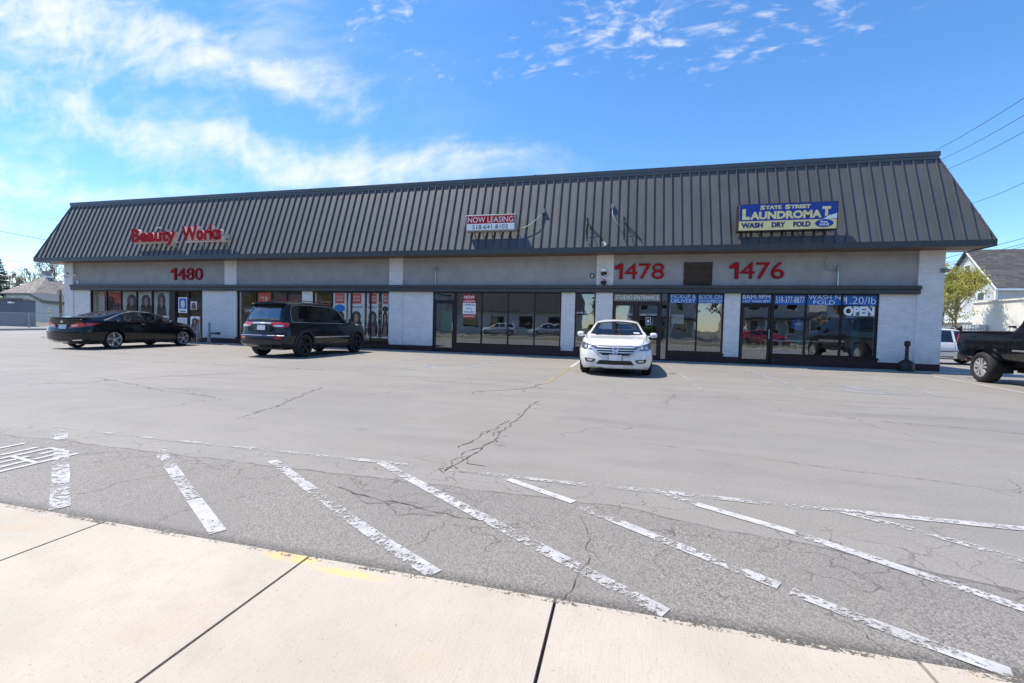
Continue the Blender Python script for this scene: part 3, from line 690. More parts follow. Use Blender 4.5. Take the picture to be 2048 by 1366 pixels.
# channel letter sign
t = empty('channel_letter_sign', (-20.4, 16.7, 4.8), 'red and white raised letters reading Beauty Works on the roof slope', 'sign')
letters(t, 'letter', 'Beauty', -23.10, -20.36, 4.58, 5.42, 16.40, .17, ['red', 'pinkwhite'], .05)
letters(t, 'letter', 'Works', -20.04, -17.75, 4.78, 5.46, 16.40, .17, ['red', 'pinkwhite'], .05)
m = MB(); m.box(-23.1, -20.5, 16.585, 16.70, 4.74, 4.80); m.build('raceway', 'pinkwhite', t); MB().box(-20.0, -17.7, 16.585, 16.70, 4.74, 4.80).build('raceway', 'pinkwhite', t); MB().box(-17.60, -17.48, 16.56, 16.66, 4.83, 5.05).build('end_box', 'galv', t)
for x in (-22.2, -20.9, -19.3, -18.0):
    m = MB(); m.tube([(x, 16.66, 4.74), (x+.04, roofY(4.45)-.02, 4.42)], .018, 6); m.tube([(x+.22, 16.66, 4.74), (x+.28, roofY(4.45)-.02, 4.40)], .018, 6); m.tube([(x+.1, 16.62, 4.78), (x+.1, roofY(4.9), 4.82)], .018, 6)
    m.build('bracket', 'galv', t)
m = MB().tube([(-22.45, roofY(5.4), 5.3), (-22.4, roofY(5.6)-.05, 5.55), (-22.25, roofY(5.6)-.05, 5.62), (-22.15, roofY(5.6)-.01, 5.58)], .016, 6); m.build('cable', 'white', t)
# leasing sign
t = empty('leasing_sign', (-5.05, 16.6, 5.1), 'red and white NOW LEASING box sign on the roof', 'sign')
MB().box(-6.05, -4.05, 16.50, 16.76, 4.84, 5.47).build('sign_box', 'galv', t, bevel=.01)
MB().box(-6.0, -4.1, 16.485, 16.502, 4.89, 5.42).build('face_panel', 'white', t)
MB().box(-6.0, -4.1, 16.480, 16.486, 5.13, 5.42).build('red_panel', 'red', t)
add_text(MB(), 'NOW LEASING', -5.96, -4.14, 5.17, 5.38, 16.476, .003, bold=.0).build('lettering', 'white', t)
add_text(MB(), '518-641-8102', -5.78, -4.34, 4.92, 5.08, 16.478, .003, bold=0).build('phone_number', 'black', t)
for x in (-5.75, -5.05, -4.3): MB().tube([(x, 16.7, 4.86), (x+.03, roofY(4.62), 4.60)], .018, 6).tube([(x+.1, 16.7, 5.2), (x+.1, roofY(5.2)+.02, 5.2)], .018, 6).build('bracket', 'frame', t)
# conduit whips left on the slope
t = empty('junction_box', (-3.1, roofY(5.7), 5.7), 'grey junction box with curved conduit beside the leasing sign', 'conduit')
MB().box(-3.17, -3.03, roofY(5.6)-.10, roofY(5.8), 5.60, 5.76).build('box', 'galv', t)
MB().tube([(-3.1, roofY(5.6)-.07, 5.62), (-3.22, roofY(5.4)-.12, 5.42), (-3.42, roofY(5.2)-.14, 5.2), (-3.7, roofY(5)-.12, 5.02), (-4.1, 16.74, 4.93)], .012, 6).build('conduit', 'galv', t, smooth=True)
t = empty('junction_box', (-.47, roofY(5.7), 5.75), 'grey junction box with curved conduit above the empty sign brackets', 'conduit')
MB().box(-.54, -.41, roofY(5.7)-.10, roofY(5.8), 5.68, 5.84).build('box', 'galv', t)
MB().tube([(-.47, roofY(5.7)-.07, 5.70), (-.46, roofY(5.4)-.12, 5.42), (-.38, roofY(5.2)-.14, 5.2), (-.22, roofY(5)-.12, 5.0), (-.02, roofY(4.8)-.05, 4.82)], .012, 6).build('conduit', 'galv', t, smooth=True)
for k, (x, lb) in enumerate(((-1.36, 'empty rusty sign bracket on the roof nearer the leasing sign'), (-.02, 'empty rusty sign bracket on the roof nearer the laundromat sign'))):
    m = MB(); o_ = roofY(4.5)
    m.tube([(x-.03, roofY(5.35)-.02, 5.35), (x, roofY(4.5)-.02, 4.42)], .022, 6)
    m.tube([(x, roofY(5.2)-.08, 5.18), (x, roofY(4.5)-.40, 4.75), (x+.02, roofY(4.45)-.05, 4.42)], .016, 6)
    m.tube([(x, roofY(5.1)-.08, 5.10), (x+.62, roofY(4.4)-.04, 4.40)], .016, 6); m.tube([(x, roofY(4.5)-.2, 4.5), (x+.45, roofY(4.5)-.2, 4.52)], .014, 6)
    o = m.build('sign_bracket', 'frame'); tag(o, lb, 'bracket', 'empty sign brackets')
MB_ = MB().lathe([(.05, 0), (.06, .05), (.03, .1)], 10, (-.72, 16.62, 4.27)).lathe([(.07, 0), (.07, .1), (.02, .14)], 10, (-.66, 16.58, 4.17)); o = MB_.build('flood_light', 'galv', smooth=True); tag(o, 'small grey flood lamp at the eave above the barber pole', 'lamp')
# laundromat sign
t = empty('laundromat_sign', (5.2, 16.5, 5.0), 'blue and yellow State Street Laundromat box sign on the roof', 'sign')
a0, a1, c0, c1, fy = 3.70, 6.64, 4.55, 5.46, 16.40
MB().box(a0, a1, fy, fy+.30, c0, c1).build('sign_box', 'black', t, bevel=.012)
MB().box(a0+.03, a1-.04, fy-.012, fy+.002, c0+.03, c1-.03).build('face_panel', 'yellow', t)
MB().box(a0+.03, a1-.04, fy-.018, fy-.010, c0+.335, c1-.03).build('blue_panel', 'deepblue', t)
for s_, x0_, x1_, z0_, z1_ in (('S', 4.36, 4.50, 5.245, 5.395), ('TATE', 4.515, 4.99, 5.255, 5.375), ('S', 5.10, 5.25, 5.245, 5.395), ('TREET', 5.265, 5.84, 5.255, 5.375)):
    add_text(MB(), s_, x0_, x1_, z0_, z1_, fy-.026, .006, bold=.045).build('lettering', 'yellow', t)
add_text(MB(), 'L', 3.82, 4.05, 4.93, 5.29, fy-.026, .006, bold=.07).build('lettering', 'yellow', t)
add_text(MB(), 'AUNDROMA', 4.06, 6.17, 4.93, 5.19, fy-.026, .006, bold=.05).build('lettering', 'yellow', t)
add_text(MB(), 'T', 6.18, 6.42, 4.98, 5.29, fy-.026, .006, bold=.07).build('lettering', 'yellow', t)
for s_, x0_, x1_ in (('WASH', 3.80, 4.46), ('DRY', 4.72, 5.13), ('FOLD', 5.36, 5.86)): add_text(MB(), s_, x0_, x1_, 4.655, 4.83, fy-.020, .006, bold=.05).build('lettering', 'navy', t)
el = [(6.25+.26*math.cos(q), 4.75+.125*math.sin(q)) for q in np.linspace(0, 2*math.pi, 33)[:-1]]
MB().prism(el, 'y', fy-.022, fy-.011).build('oval_panel', 'deepblue', t)
add_text(MB(), 'Free', 6.13, 6.34, 4.76, 4.835, fy-.028, .005, bold=.03, shear=.25).build('lettering', 'white', t)
add_text(MB(), 'Wi-Fi', 6.11, 6.39, 4.665, 4.745, fy-.028, .005, bold=.03, shear=.25).build('lettering', 'white', t)
MB().prism([(6.27, 4.93), (6.36, 4.985), (6.40, 5.02), (6.45, 5.0), (6.49, 5.035), (6.56, 5.04), (6.6, 5.08), (6.6, 4.9), (6.2, 4.885)], 'y', fy-.024, fy-.017).build('foam_shape', 'white', t)
for x in (4.0, 5.2, 6.3): MB().tube([(x, fy+.2, c0+.02), (x+.05, roofY(4.36), 4.36)], .02, 6).tube([(x, fy+.25, c1-.1), (x, roofY(c1-.1)+.03, c1-.12)], .02, 6).build('bracket', 'frame', t)
MB().tube([(6.4, fy+.2, 4.56), (5.9, fy+.15, 4.44), (5.4, fy+.15, 4.42), (5.1, fy+.2, 4.5)], .011, 6).build('cable', 'black', t)
# painted steel numbers
for txt, x0_, x1_, lb in (('1480', -21.85, -19.99, 'red raised number 1480 on the grey band'), ('1478', -.24, 1.46, 'red raised number 1478 beside the barber pole'), ('1476', 3.80, 5.47, 'red raised number 1476 right of the brown louvre')):
    t = empty('house_number', ((x0_+x1_)/2, FY, 3.3), lb, 'number', 'red street numbers')
    letters(t, 'digit', txt, x0_, x1_, 3.09, 3.64, FY-.035, .045, ['red', 'darkred'], -.008, edge=.020)
# louvre
t = empty('louvre', (2.66, FY, 3.27), 'brown louvred vent panel between the numbers 1478 and 1476', 'vent')
m = MB(); m.box(2.13, 3.18, FY+.0, FY+.04, 3.69, 3.72); m.box(2.13, 2.16, FY, FY+.04, 2.83, 3.69); m.box(3.15, 3.18, FY, FY+.04, 2.83, 3.69); m.build('frame', 'galv', t)
m = MB()
for i in range(20):
    z = 2.84+i*.0425; m.prism([(FY+.035, z+.045), (FY+.035, z+.038), (FY+.005, z), (FY+.005, z+.007)], 'x', 2.16, 3.15)
m.build('slats', PM('louvre_brown', (.055, .038, .028), .6, var=.25), t)
# barber pole
t = empty('barber_pole', (-.72, FY-.16, 2.9), 'striped barber pole with white globe on a brick pier', 'barber pole')
c_ = (-.72, FY-.16, 0)
MB().lathe([(0, 3.515), (.05, 3.50), (.085, 3.46), (.098, 3.41), (.085, 3.35), (.06, 3.33)], 18, c_).build('globe', 'white', t, smooth=True)
MB().lathe([(.0, 3.34), (.085, 3.33), (.115, 3.29), (.115, 3.26), (.085, 3.21), (.075, 3.20), (0, 3.2)], 18, c_).build('top_cap', 'black', t, smooth=True)
MB().lathe([(0, 3.0), (.08, 3.0), (.112, 2.95), (.112, 2.92), (.08, 2.87), (.05, 2.84), (0, 2.84)], 18, c_).build('bottom_cap', 'black', t, smooth=True)
def barber_mat():
    m, t_, p = new_mat('barber_stripes'); g = t_.new('ShaderNodeTexCoord'); s = t_.new('ShaderNodeSeparateXYZ'); t_.link(g.outputs['Object'], s.inputs[0])
    ang = t_.math('DIVIDE', t_.math('ARCTAN2', s.outputs[1], s.outputs[0]), 2*math.pi)
    f = t_.math('FRACT', t_.math('ADD', t_.math('MULTIPLY', s.outputs[2], 4.2), ang))
    c = t_.mixc(t_.math('GREATER_THAN', f, .25), (.55, .03, .05), (.85, .85, .85)); c = t_.mixc(t_.math('GREATER_THAN', f, .5), c, (.03, .07, .25)); c = t_.mixc(t_.math('GREATER_THAN', f, .72), c, (.85, .85, .85))
    t_.link(c, p.inputs['Base Color']); p.inputs['Roughness'].default_value = .15; return m
o = MB().lathe([(.068, .29-.02), (.068, .5)], 20, (0, 0, 0)).build('striped_tube', barber_mat(), None, smooth=True); o.parent = t; o.location = (0, 0, -.175)
o.data.transform(Matrix.Translation((0, 0, 0)))
MB().box(-.76, -.68, FY-.12, FY-.02, 3.24, 3.28).box(-.76, -.68, FY-.12, FY-.02, 2.92, 2.96).build('mount', 'black', t)
MB().tube([(-.62, FY-.1, 3.25), (-.4, FY-.06, 3.22), (-.3, FY-.03, 3.23)], .009, 6).build('cable', 'white', t)
# small wall fittings
def fit(name, lb, cat, parts, group=None, loc=None):
    t = empty(name, loc or (0, 0, 0), lb, cat, group)
    for nm, mb, mt in parts: mb.build(nm, mt, t, smooth=nm in ('lens', 'lamp_head'))
    return t
fit('alarm_bell', 'small round alarm fitting on the grey band left of the barber pole', 'alarm', [('base', MB().box(-1.24, -1.09, FY-.02, FY+.03, 3.13, 3.28), 'frame'), ('lens', MB().lathe([(0, FY-.09), (.03, FY-.085), (.045, FY-.05), (.05, FY-.02)], 12, (-1.165, 0, 3.205), 'y'), 'white')], loc=(-1.165, FY, 3.2))
fit('conduit_riser', 'thin steel conduit with a small lamp above the leasing doorway', 'conduit', [('pipe', MB().tube([(-7.68, FY-.0, 2.82), (-7.68, FY-.0, 3.42)], .022, 8), 'steel'), ('lamp_head', MB().lathe([(0, 3.58), (.045, 3.56), (.05, 3.48), (.025, 3.42)], 12, (-7.68, FY-.02, 0)), 'galv'), ('arm', MB().box(-7.76, -7.58, FY-.04, FY+.02, 3.5, 3.54), 'galv')], loc=(-7.68, FY, 2.82))
fit('conduit_riser', 'galvanised riser and looping cable above the laundromat windows', 'conduit', [('pipe', MB().tube([(7.13, FY-.01, 2.82), (7.13, FY-.01, 3.34)], .024, 8), 'steel'), ('weatherhead', MB().box(7.08, 7.19, FY-.06, FY+.02, 3.32, 3.44).box(7.1, 7.16, FY-.05, FY+.02, 3.44, 3.52), 'galv'),
    ('cable', MB().tube([(7.08, FY-.02, 3.36), (6.95, FY-.02, 3.34), (6.80, FY-.01, 3.37), (6.72, FY-.0, 3.47), (6.72, FY, 3.6), (6.76, FY, 3.7), (6.76, FY, 3.9), (6.9, FY-.2, 3.96), (7.06, FY-.6, 3.97)], .010, 6), 'galv')], loc=(7.13, FY, 2.82))
def camera_fit(x, z, lb, dx):
    fit('security_camera', lb, 'camera', [('housing', MB().tube([(x, FY-.22, z+.03), (x+dx*.2, FY-.18, z-.01)], .038, 10), 'white'), ('lens', MB().tube([(x+dx*.2, FY-.18, z-.01), (x+dx*.24, FY-.172, z-.02)], .03, 10), 'black'), ('mount', MB().tube([(x+dx*.05, FY-.03, z-.06), (x+dx*.06, FY-.2, z-.01)], .015, 6), 'galv')], 'cameras on the left pier', (x, FY, z))
camera_fit(-28.98, 3.45, 'upper white security camera on the left corner pier', 1); camera_fit(-28.92, 3.27, 'lower white security camera on the left corner pier', -1)
fit('security_camera', 'small white dome camera on the grey band beside the left pier', 'camera', [('base', MB().box(-28.56, -28.46, FY-.02, FY+.03, 3.28, 3.4), 'white'), ('lens', MB().lathe([(0, FY-.1), (.04, FY-.08), (.055, FY-.02)], 12, (-28.50, 0, 3.33), 'y'), 'white')], 'cameras on the left pier', (-28.5, FY, 3.3))
fit('switch_box', 'small white box low on the grey band at the far left', 'box', [('cover', MB().box(-28.36, -28.26, FY-.01, FY+.03, 2.88, 3.05), 'white'), ('flange', MB().box(-28.39, -28.23, FY+.01, FY+.03, 2.86, 3.07), 'galv')], loc=(-28.3, FY, 2.9))
fit('wall_light', 'small grey lamp on the right corner of the building', 'lamp', [('base', MB().box(10.02, 10.18, FY-.08, FY-.03, 3.26, 3.40), 'galv'), ('lamp_head', MB().tube([(10.1, FY-.06, 3.33), (10.16, FY-.2, 3.31)], .055, 12), 'galv')], loc=(10.1, FY, 3.3))
# smoking receptacle
t = empty('cigarette_receptacle', (9.0, 16.95, .03), 'black bell shaped cigarette receptacle by the right brick corner', 'receptacle'); c_ = (9.0, 16.95, 0)
MB().lathe([(0, .03), (.215, .03), (.222, .06), (.21, .26), (.195, .31), (.14, .36), (.07, .40), (.06, .42)], 28, c_).build('base', 'black', t, smooth=True)
MB().lathe([(.052, .40), (.048, .84)], 16, c_).build('neck', 'black', t, smooth=True)
MB().lathe([(.05, .83), (.078, .85), (.08, .96), (.07, 1.0), (.0, 1.02)], 16, c_).build('cap', 'black', t, smooth=True)
# bollards and standpipe by the 1480 door
for x, lb in ((-19.72, 'grey steel bollard beside the 1480 doorway'),):
    t = empty('bollard', (x, 16.95, 0), lb, 'bollard', 'steel bollards by the wall'); MB().lathe([(.048, .02), (.048, .95), (.0, .96)], 14, (x, 16.95, 0)).build('post', 'galv', t, smooth=True); MB().lathe([(.07, .02), (.07, .3)], 14, (x, 16.95, 0)).build('sleeve', 'galv', t, smooth=True)
t = empty('standpipe', (-19.0, 17.0, 0), 'grey standpipe with black hose outlet on the white wall', 'standpipe')
MB().lathe([(.05, .02), (.05, .98), (.0, .99)], 14, (-19.05, 16.95, 0)).build('post', 'galv', t, smooth=True); MB().lathe([(.075, .02), (.075, .5)], 14, (-19.05, 16.95, 0)).build('sleeve', 'galv', t, smooth=True)
MB().tube([(-19.0, 17.0, .50), (-18.62, 17.0, .50)], .035, 10).tube([(-18.72, 17.0, .50), (-18.5, 17.0, .50)], .06, 10).build('outlet', 'black', t, smooth=True)
MB().lathe([(0, zT+.13), (.07, zT+.13), (.07, zT+.2), (0, zT+.22)], 10, (-3.58, 17.8, 0)).build('roof_vent', 'black', B)

# ------------------------------------------------------------------ window lettering and posters
def decal(name, lb, cat, parts, group=None):
    """thin sheet things stuck behind or on the glass; parts = [(part name, MB, material)]"""
    t = empty(name, parts[0][1].v[0], lb, cat, group)
    for nm, mb, mt in parts: mb.build(nm, mt, t)
    return t
def sheet(x0, x1, z0, z1, y, th=.004): return MB().box(x0, x1, y, y+th, z0, z1)
GY = FY+.045      # just in front of the panes
def banner(x0, x1, z0, z1, lines, lb, mat='blue', grp='blue lettered window banners', y=GY, tm='white', bold=.0):
    decal('window_banner', lb, 'banner', [('backing', sheet(x0, x1, z0, z1, y, .004), mat)]+[('lettering', add_text(MB(), s_, a, b, c, d, y-.003, .002, bold=bb-.012), tm) for s_, a, b, c, d, bb in lines], grp)
banner(1.72, 2.655, 2.19, 2.53, [('PICKUP &', 1.76, 2.62, 2.37, 2.51, 0), ('DELIVERY', 1.77, 2.61, 2.205, 2.345, 0)], 'blue PICKUP & DELIVERY banner at the top of a window')
banner(2.705, 3.535, 2.19, 2.53, [('BOOK ON', 2.73, 3.51, 2.35, 2.505, 0), ('HEAVYHAMPER.COM', 2.73, 3.52, 2.21, 2.32, 0)], 'blue BOOK ON banner at the top of a window')
banner(4.17, 5.13, 2.215, 2.53, [('8AM-9PM', 4.20, 5.09, 2.36, 2.51, .012), ('LAST WASH 8PM', 4.21, 5.08, 2.235, 2.325, 0.01)], 'blue opening hours banner above the laundromat door')
banner(5.235, 6.205, 2.175, 2.53, [('518-377-8877', 5.27, 6.17, 2.235, 2.455, .006)], 'blue phone number banner at the top of a window')
banner(6.255, 7.285, 2.17, 2.53, [('WASH N', 6.29, 7.26, 2.36, 2.51, .004), ('FOLD', 6.45, 7.10, 2.19, 2.33, .01)], 'blue WASH N FOLD banner at the top of a window')
banner(7.335, 8.335, 2.18, 2.53, [('$', 7.36, 7.43, 2.30, 2.46, 0), ('1.20/lb', 7.43, 8.31, 2.215, 2.465, 0)], 'blue price banner reading 1.20 per lb')
m = add_text(MB(), 'OPEN', 7.37, 8.28, 1.815, 2.135, GY-.002, .002, bold=.05)
for x in (7.60, 7.66, 7.88, 7.72, 8.03, 8.2):
    for z in (1.815, 2.112): m.box(x-.05, x+.05, GY-.0015, GY+.0005, z, z+.023)
tag(m.build('open_lettering', 'white'), 'large white OPEN letters on the laundromat glass below the price', 'lettering')
decal('open_sign', 'round dark blue OPEN sign hanging behind the laundromat glass', 'sign', [('disc', MB().prism([(6.02+.20*math.cos(q), 1.48+.20*math.sin(q)) for q in np.linspace(0, 6.283, 25)[:-1]], 'y', FY+.10, FY+.115), 'blue'), ('lettering', add_text(MB(), 'OPEN', 5.91, 6.13, 1.46, 1.53, FY+.097, .002, bold=.03), 'white')])
decal('studio_transom_lettering', 'white STUDIO ENTRANCE lettering on the grey transom', 'lettering', [('backing', sheet(-.32, 1.37, 2.245, 2.515, FY+.052), PM('transom_film', (.30, .28, .24), .5)), ('lettering', add_text(MB(), 'STUDIO ENTRANCE', -.26, 1.33, 2.31, 2.47, FY+.048, .002, bold=.004), 'white')])
def studio(x0, x1, z, lb):
    m = add_text(MB(), 'NINES STUDIO', x0, x1, z, z+.07, GY, .001, bold=0); xc = (x0+x1)/2; bx = MB()
    for d_, (a, b, c, d) in enumerate(((-.09, -.075, -.34, -.06), (.075, .09, -.34, -.06), (-.075, .075, -.34, -.325), (-.075, .075, -.075, -.06), (-.04, .04, -.26, -.15))): bx.box(xc+a, xc+b, GY, GY+.001, z+c, z+d)
    decal('studio_logo', lb, 'lettering', [('lettering', m, 'white'), ('logo_frame', bx, 'white')], 'white studio logos on glass')
studio(-1.76, -1.06, 1.73, 'white studio logo on the narrow window left of the white car'); studio(-.22, .40, 1.70, 'white studio logo on the left leaf of the studio doors'); studio(.66, 1.28, 1.70, 'white studio logo on the right leaf of the studio doors')
decal('leasing_poster', 'red and white COMMERCIAL SPACE AVAILABLE poster in the window', 'poster', [('sheet', sheet(-6.47, -5.90, 1.47, 2.45, GY), 'white'), ('red_head', MB().box(-6.47, -5.90, GY-.003, GY-.001, 2.10, 2.45), 'red'), ('red_foot', MB().box(-6.47, -5.90, GY-.003, GY-.001, 1.47, 1.64), 'red'),
    ('lettering', add_text(add_text(MB(), 'NOW', -6.42, -5.95, 2.27, 2.41, GY-.006, .002, bold=.02), 'LEASING', -6.43, -5.94, 2.13, 2.22, GY-.006, .002, bold=.01), 'white'),
    ('lettering', add_text(add_text(add_text(MB(), 'COMMERCIAL', -6.44, -5.93, 1.98, 2.06, GY-.003, .002), 'SPACE', -6.31, -6.06, 1.84, 1.91, GY-.003, .002), 'AVAILABLE', -6.41, -5.96, 1.69, 1.77, GY-.003, .002), 'black'),
    ('lettering', add_text(MB(), '518-641-8102', -6.45, -5.92, 1.50, 1.60, GY-.006, .002), 'white')])
# hair posters in the 1480 shop
MT['hair'] = PM('hair_dark', (.030, .016, .012), .5, var=.3, scale=12, sc=(6, 1, .6))
MT['skin'] = PM('poster_skin', (.42, .22, .15), .6, var=.05)
MT['cream'] = PM('poster_cream', (.62, .58, .52), .6, var=.06); MT['orange'] = PM('poster_red', (.55, .07, .03), .6, var=.1)
MT['gown'] = PM('poster_clothes', (.20, .12, .10), .7, var=.3, scale=9)
def ell(cx, cz, rx, rz, n=22, q0=0): return [(cx+rx*math.cos(a), cz+rz*math.sin(a)) for a in np.linspace(0, 2*math.pi, n+1)[:-1]]
def hair_poster(x0, x1, z0, z1, y, hw, hh, cz, lb, back='cream', extra=(), cx=None, grp='window posters of long haired women', body=True):
    cx = (x0+x1)/2 if cx is None else cx
    out = []
    for a in np.linspace(-.15*math.pi, 1.15*math.pi, 18): out.append((cx+hw*.78*math.cos(a), cz+hh*.30*math.sin(a)+hh*.1))
    out = out[::-1]  # left to right over the head
    out += [(cx+hw*.9, cz-hh*.25), (cx+hw*1.0, cz-hh*.6), (cx+hw*.8, cz-hh*.95), (cx+hw*.35, cz-hh*.8), (cx-hw*.35, cz-hh*.85), (cx-hw*.8, cz-hh*.95), (cx-hw*1.0, cz-hh*.6), (cx-hw*.9, cz-hh*.25)]
    out = [(px_, max(z0+.01, pz)) for px_, pz in out]
    P_ = [('sheet', sheet(x0, x1, z0, z1, y), back), ('hair', MB().prism(out, 'y', y-.004, y-.001), 'hair')]
    if body: P_.append(('clothes', MB().prism([(cx-hw*.55, max(z0+.012, cz-hh*.9)), (cx+hw*.55, max(z0+.012, cz-hh*.9)), (cx+hw*.5, cz-hh*.45), (cx+hw*.15, cz-hh*.3), (cx-hw*.15, cz-hh*.3), (cx-hw*.5, cz-hh*.45)], 'y', y-.006, y-.0041), 'gown'))
    P_.append(('face', MB().prism([(a_, b_) for a_, b_ in [(cx+hw*.30*math.cos(a), cz+hh*.04+(hh*.21 if math.sin(a) > 0 else hh*.27)*math.sin(a)) for a in np.linspace(0, 6.283, 19)[:-1]]], 'y', y-.008, y-.0061), 'skin'))
    fx = MB()
    for s_ in (-1, 1): fx.prism(ell(cx+s_*hw*.12, cz+hh*.08, hw*.06, hh*.018, 8), 'y', y-.010, y-.0081)
    fx.prism(ell(cx, cz-hh*.10, hw*.09, hh*.018, 8), 'y', y-.010, y-.0081); P_.append(('features', fx, 'darkred'))
    P_ += list(extra)
    return decal('hair_poster', lb, 'poster', P_, grp)
WY = FY+.30
MB().box(-27.4, -22.1, WY+.05, WY+.08, .4, 2.9).build('display_backdrop', 'cream', B)
for cx, hw, hh, lb in ((-24.95, .42, 1.05, 'leftmost large portrait with an oval of dark hair'), (-23.98, .40, 1.0, 'middle large portrait with an oval of dark hair'), (-22.95, .33, 1.25, 'right large portrait with straight dark hair')):
    hair_poster(cx-.47, cx+.47, .45, 2.47, WY, hw, hh, 1.95, lb, 'cream', grp='three large portraits in the 1480 window', body=False)
decal('shelf_display', 'dark red product display in the left pane of the 1480 window', 'display', [('back', sheet(-26.9, -25.75, .5, 2.45, WY+.02), 'orange'), ('goods', MB().box(-26.75, -26.3, WY-.05, WY+.0, .6, 2.2).box(-26.15, -25.85, WY-.05, WY, .6, 1.9), 'hair')])
decal('red_panel', 'tall red panel at the right end of the 1480 window', 'panel', [('panel', sheet(-22.42, -22.12, 1.6, 2.5, WY-.02), 'red'), ('edge', sheet(-22.44, -22.42, 1.6, 2.5, WY-.021), 'white')])
decal('number_notice', 'small white 100 percent notice low in the 1480 window', 'notice', [('sheet', sheet(-22.55, -22.15, 1.02, 1.28, GY), 'cream'), ('lettering', add_text(MB(), '100', -22.45, -22.2, 1.1, 1.2, GY-.003, .002, bold=.02), 'navy')])
for (x0_, x1_, z0_, z1_, lb, bk) in ((-21.55, -20.98, 1.45, 2.22, 'pale blue poster in the sidelight of the 1480 door', 'blue'), (-21.6, -21.0, .75, 1.2, 'white product poster low in the 1480 sidelight', 'cream')):
    decal('door_poster', lb, 'poster', [('sheet', sheet(x0_, x1_, z0_, z1_, GY), 'white'), ('picture', MB().box(x0_+.05, x1_-.05, GY-.003, GY-.001, z0_+.25*(z1_-z0_), z1_-.05), bk), ('caption', MB().box(x0_+.1, x1_-.1, GY-.003, GY-.001, z0_+.05, z0_+.11), 'navy'), ('figure', MB().prism(ell((x0_+x1_)/2, (z0_+z1_)/2+.05, .13, .2 if z1_-z0_ > .5 else .12), 'y', GY-.005, GY-.0031), 'pinkwhite')], 'posters in the 1480 doorway')
hair_poster(-20.78, -20.38, 1.62, 2.04, GY, .14, .24, 1.86, 'small pink edged portrait high on the 1480 door', 'pinkwhite', grp='posters in the 1480 doorway')
hair_poster(-20.80, -20.22, .52, 1.28, GY, .24, .50, 1.0, 'larger portrait with long black hair low on the 1480 door', 'white', [('band', MB().box(-20.45, -20.24, GY-.003, GY-.001, .95, 1.15), 'orange')], grp='posters in the 1480 doorway')
# second shop window
decal('neon_open_sign', 'dim unlit oval OPEN sign inside the shop window left of the black SUV', 'sign', [('ring', MB().tube([(-17.42+.27*math.cos(q), FY+.16, 1.62+.17*math.sin(q)) for q in np.linspace(0, 6.283, 25)], .012, 6), 'galv'), ('lettering', add_text(MB(), 'OPEN', -17.6, -17.24, 1.56, 1.68, FY+.155, .01, bold=.01), 'white')])
decal('shop_poster', 'tall red lettered poster in the window above the black SUV', 'poster', [('sheet', sheet(-16.75, -16.05, 1.2, 2.48, GY), 'orange'), ('lettering', add_text(add_text(MB(), 'M R', -16.6, -16.2, 2.1, 2.3, GY-.003, .002, bold=.01), 'Mane', -16.6, -16.1, 1.8, 1.98, GY-.003, .002), 'cream')])
decal('shop_banner', 'dark banner with red letters reading unique hair above the black SUV', 'banner', [('sheet', sheet(-15.98, -14.5, 1.95, 2.38, WY), PM('banner_dark', (.16, .045, .03), .6)), ('lettering', add_text(add_text(MB(), 'unique', -15.9, -15.22, 2.07, 2.24, WY-.004, .003, bold=.03), 'hair', -15.0, -14.6, 2.09, 2.26, WY-.004, .003, bold=.03), 'red')])
PX = [(-12.72, -11.92), (-11.62, -10.88), (-10.62, -9.93)]
for i, (a, b, nm, lb) in enumerate(((-12.70, -12.02, '', 'white poster with a blue oval emblem right of the SUV roof'), (-11.92, -11.10, 'GARDENIA', 'white GARDENIA poster with a woman in pink'), (-10.98, -10.42, 'BRAID', 'white BRAID poster with long straight hair'), (-10.24, -9.92, '', 'rightmost white poster cut off by the brick pier'))):
    cx = (a+b)/2; w2 = (b-a)/2; ex = [('red_square', MB().box(cx-min(.24, w2*.7), cx+min(.24, w2*.7), GY+.023, GY+.0255, 2.02, 2.46), 'orange')]
    for zz in (2.27, 2.12): ex.append(('lettering', add_text(MB(), 'SOON', cx-min(.17, w2*.5), cx+min(.17, w2*.5), zz, zz+.1, GY+.020, .002, bold=.02), 'cream'))
    if nm: ex.append(('lettering', add_text(MB(), nm, cx-w2*.75, cx+w2*.75, 1.82, 1.90, GY+.022, .002), 'gown'))
    elif i == 0: ex.append(('emblem', MB().prism(ell(cx, 1.80, .27, .17), 'y', GY+.022, GY+.0255), 'blue'))
    else: ex.append(('emblem', MB().prism(ell(cx, 1.80, .15, .12), 'y', GY+.022, GY+.0255), 'hair'))
    hair_poster(a, b, .5, 2.48, FY+.075, min(.30, w2*.95), .85, 1.35, lb, 'white', [(q, mb_, mt_) for q, mb_, mt_ in ex], grp='tall white hair product posters')
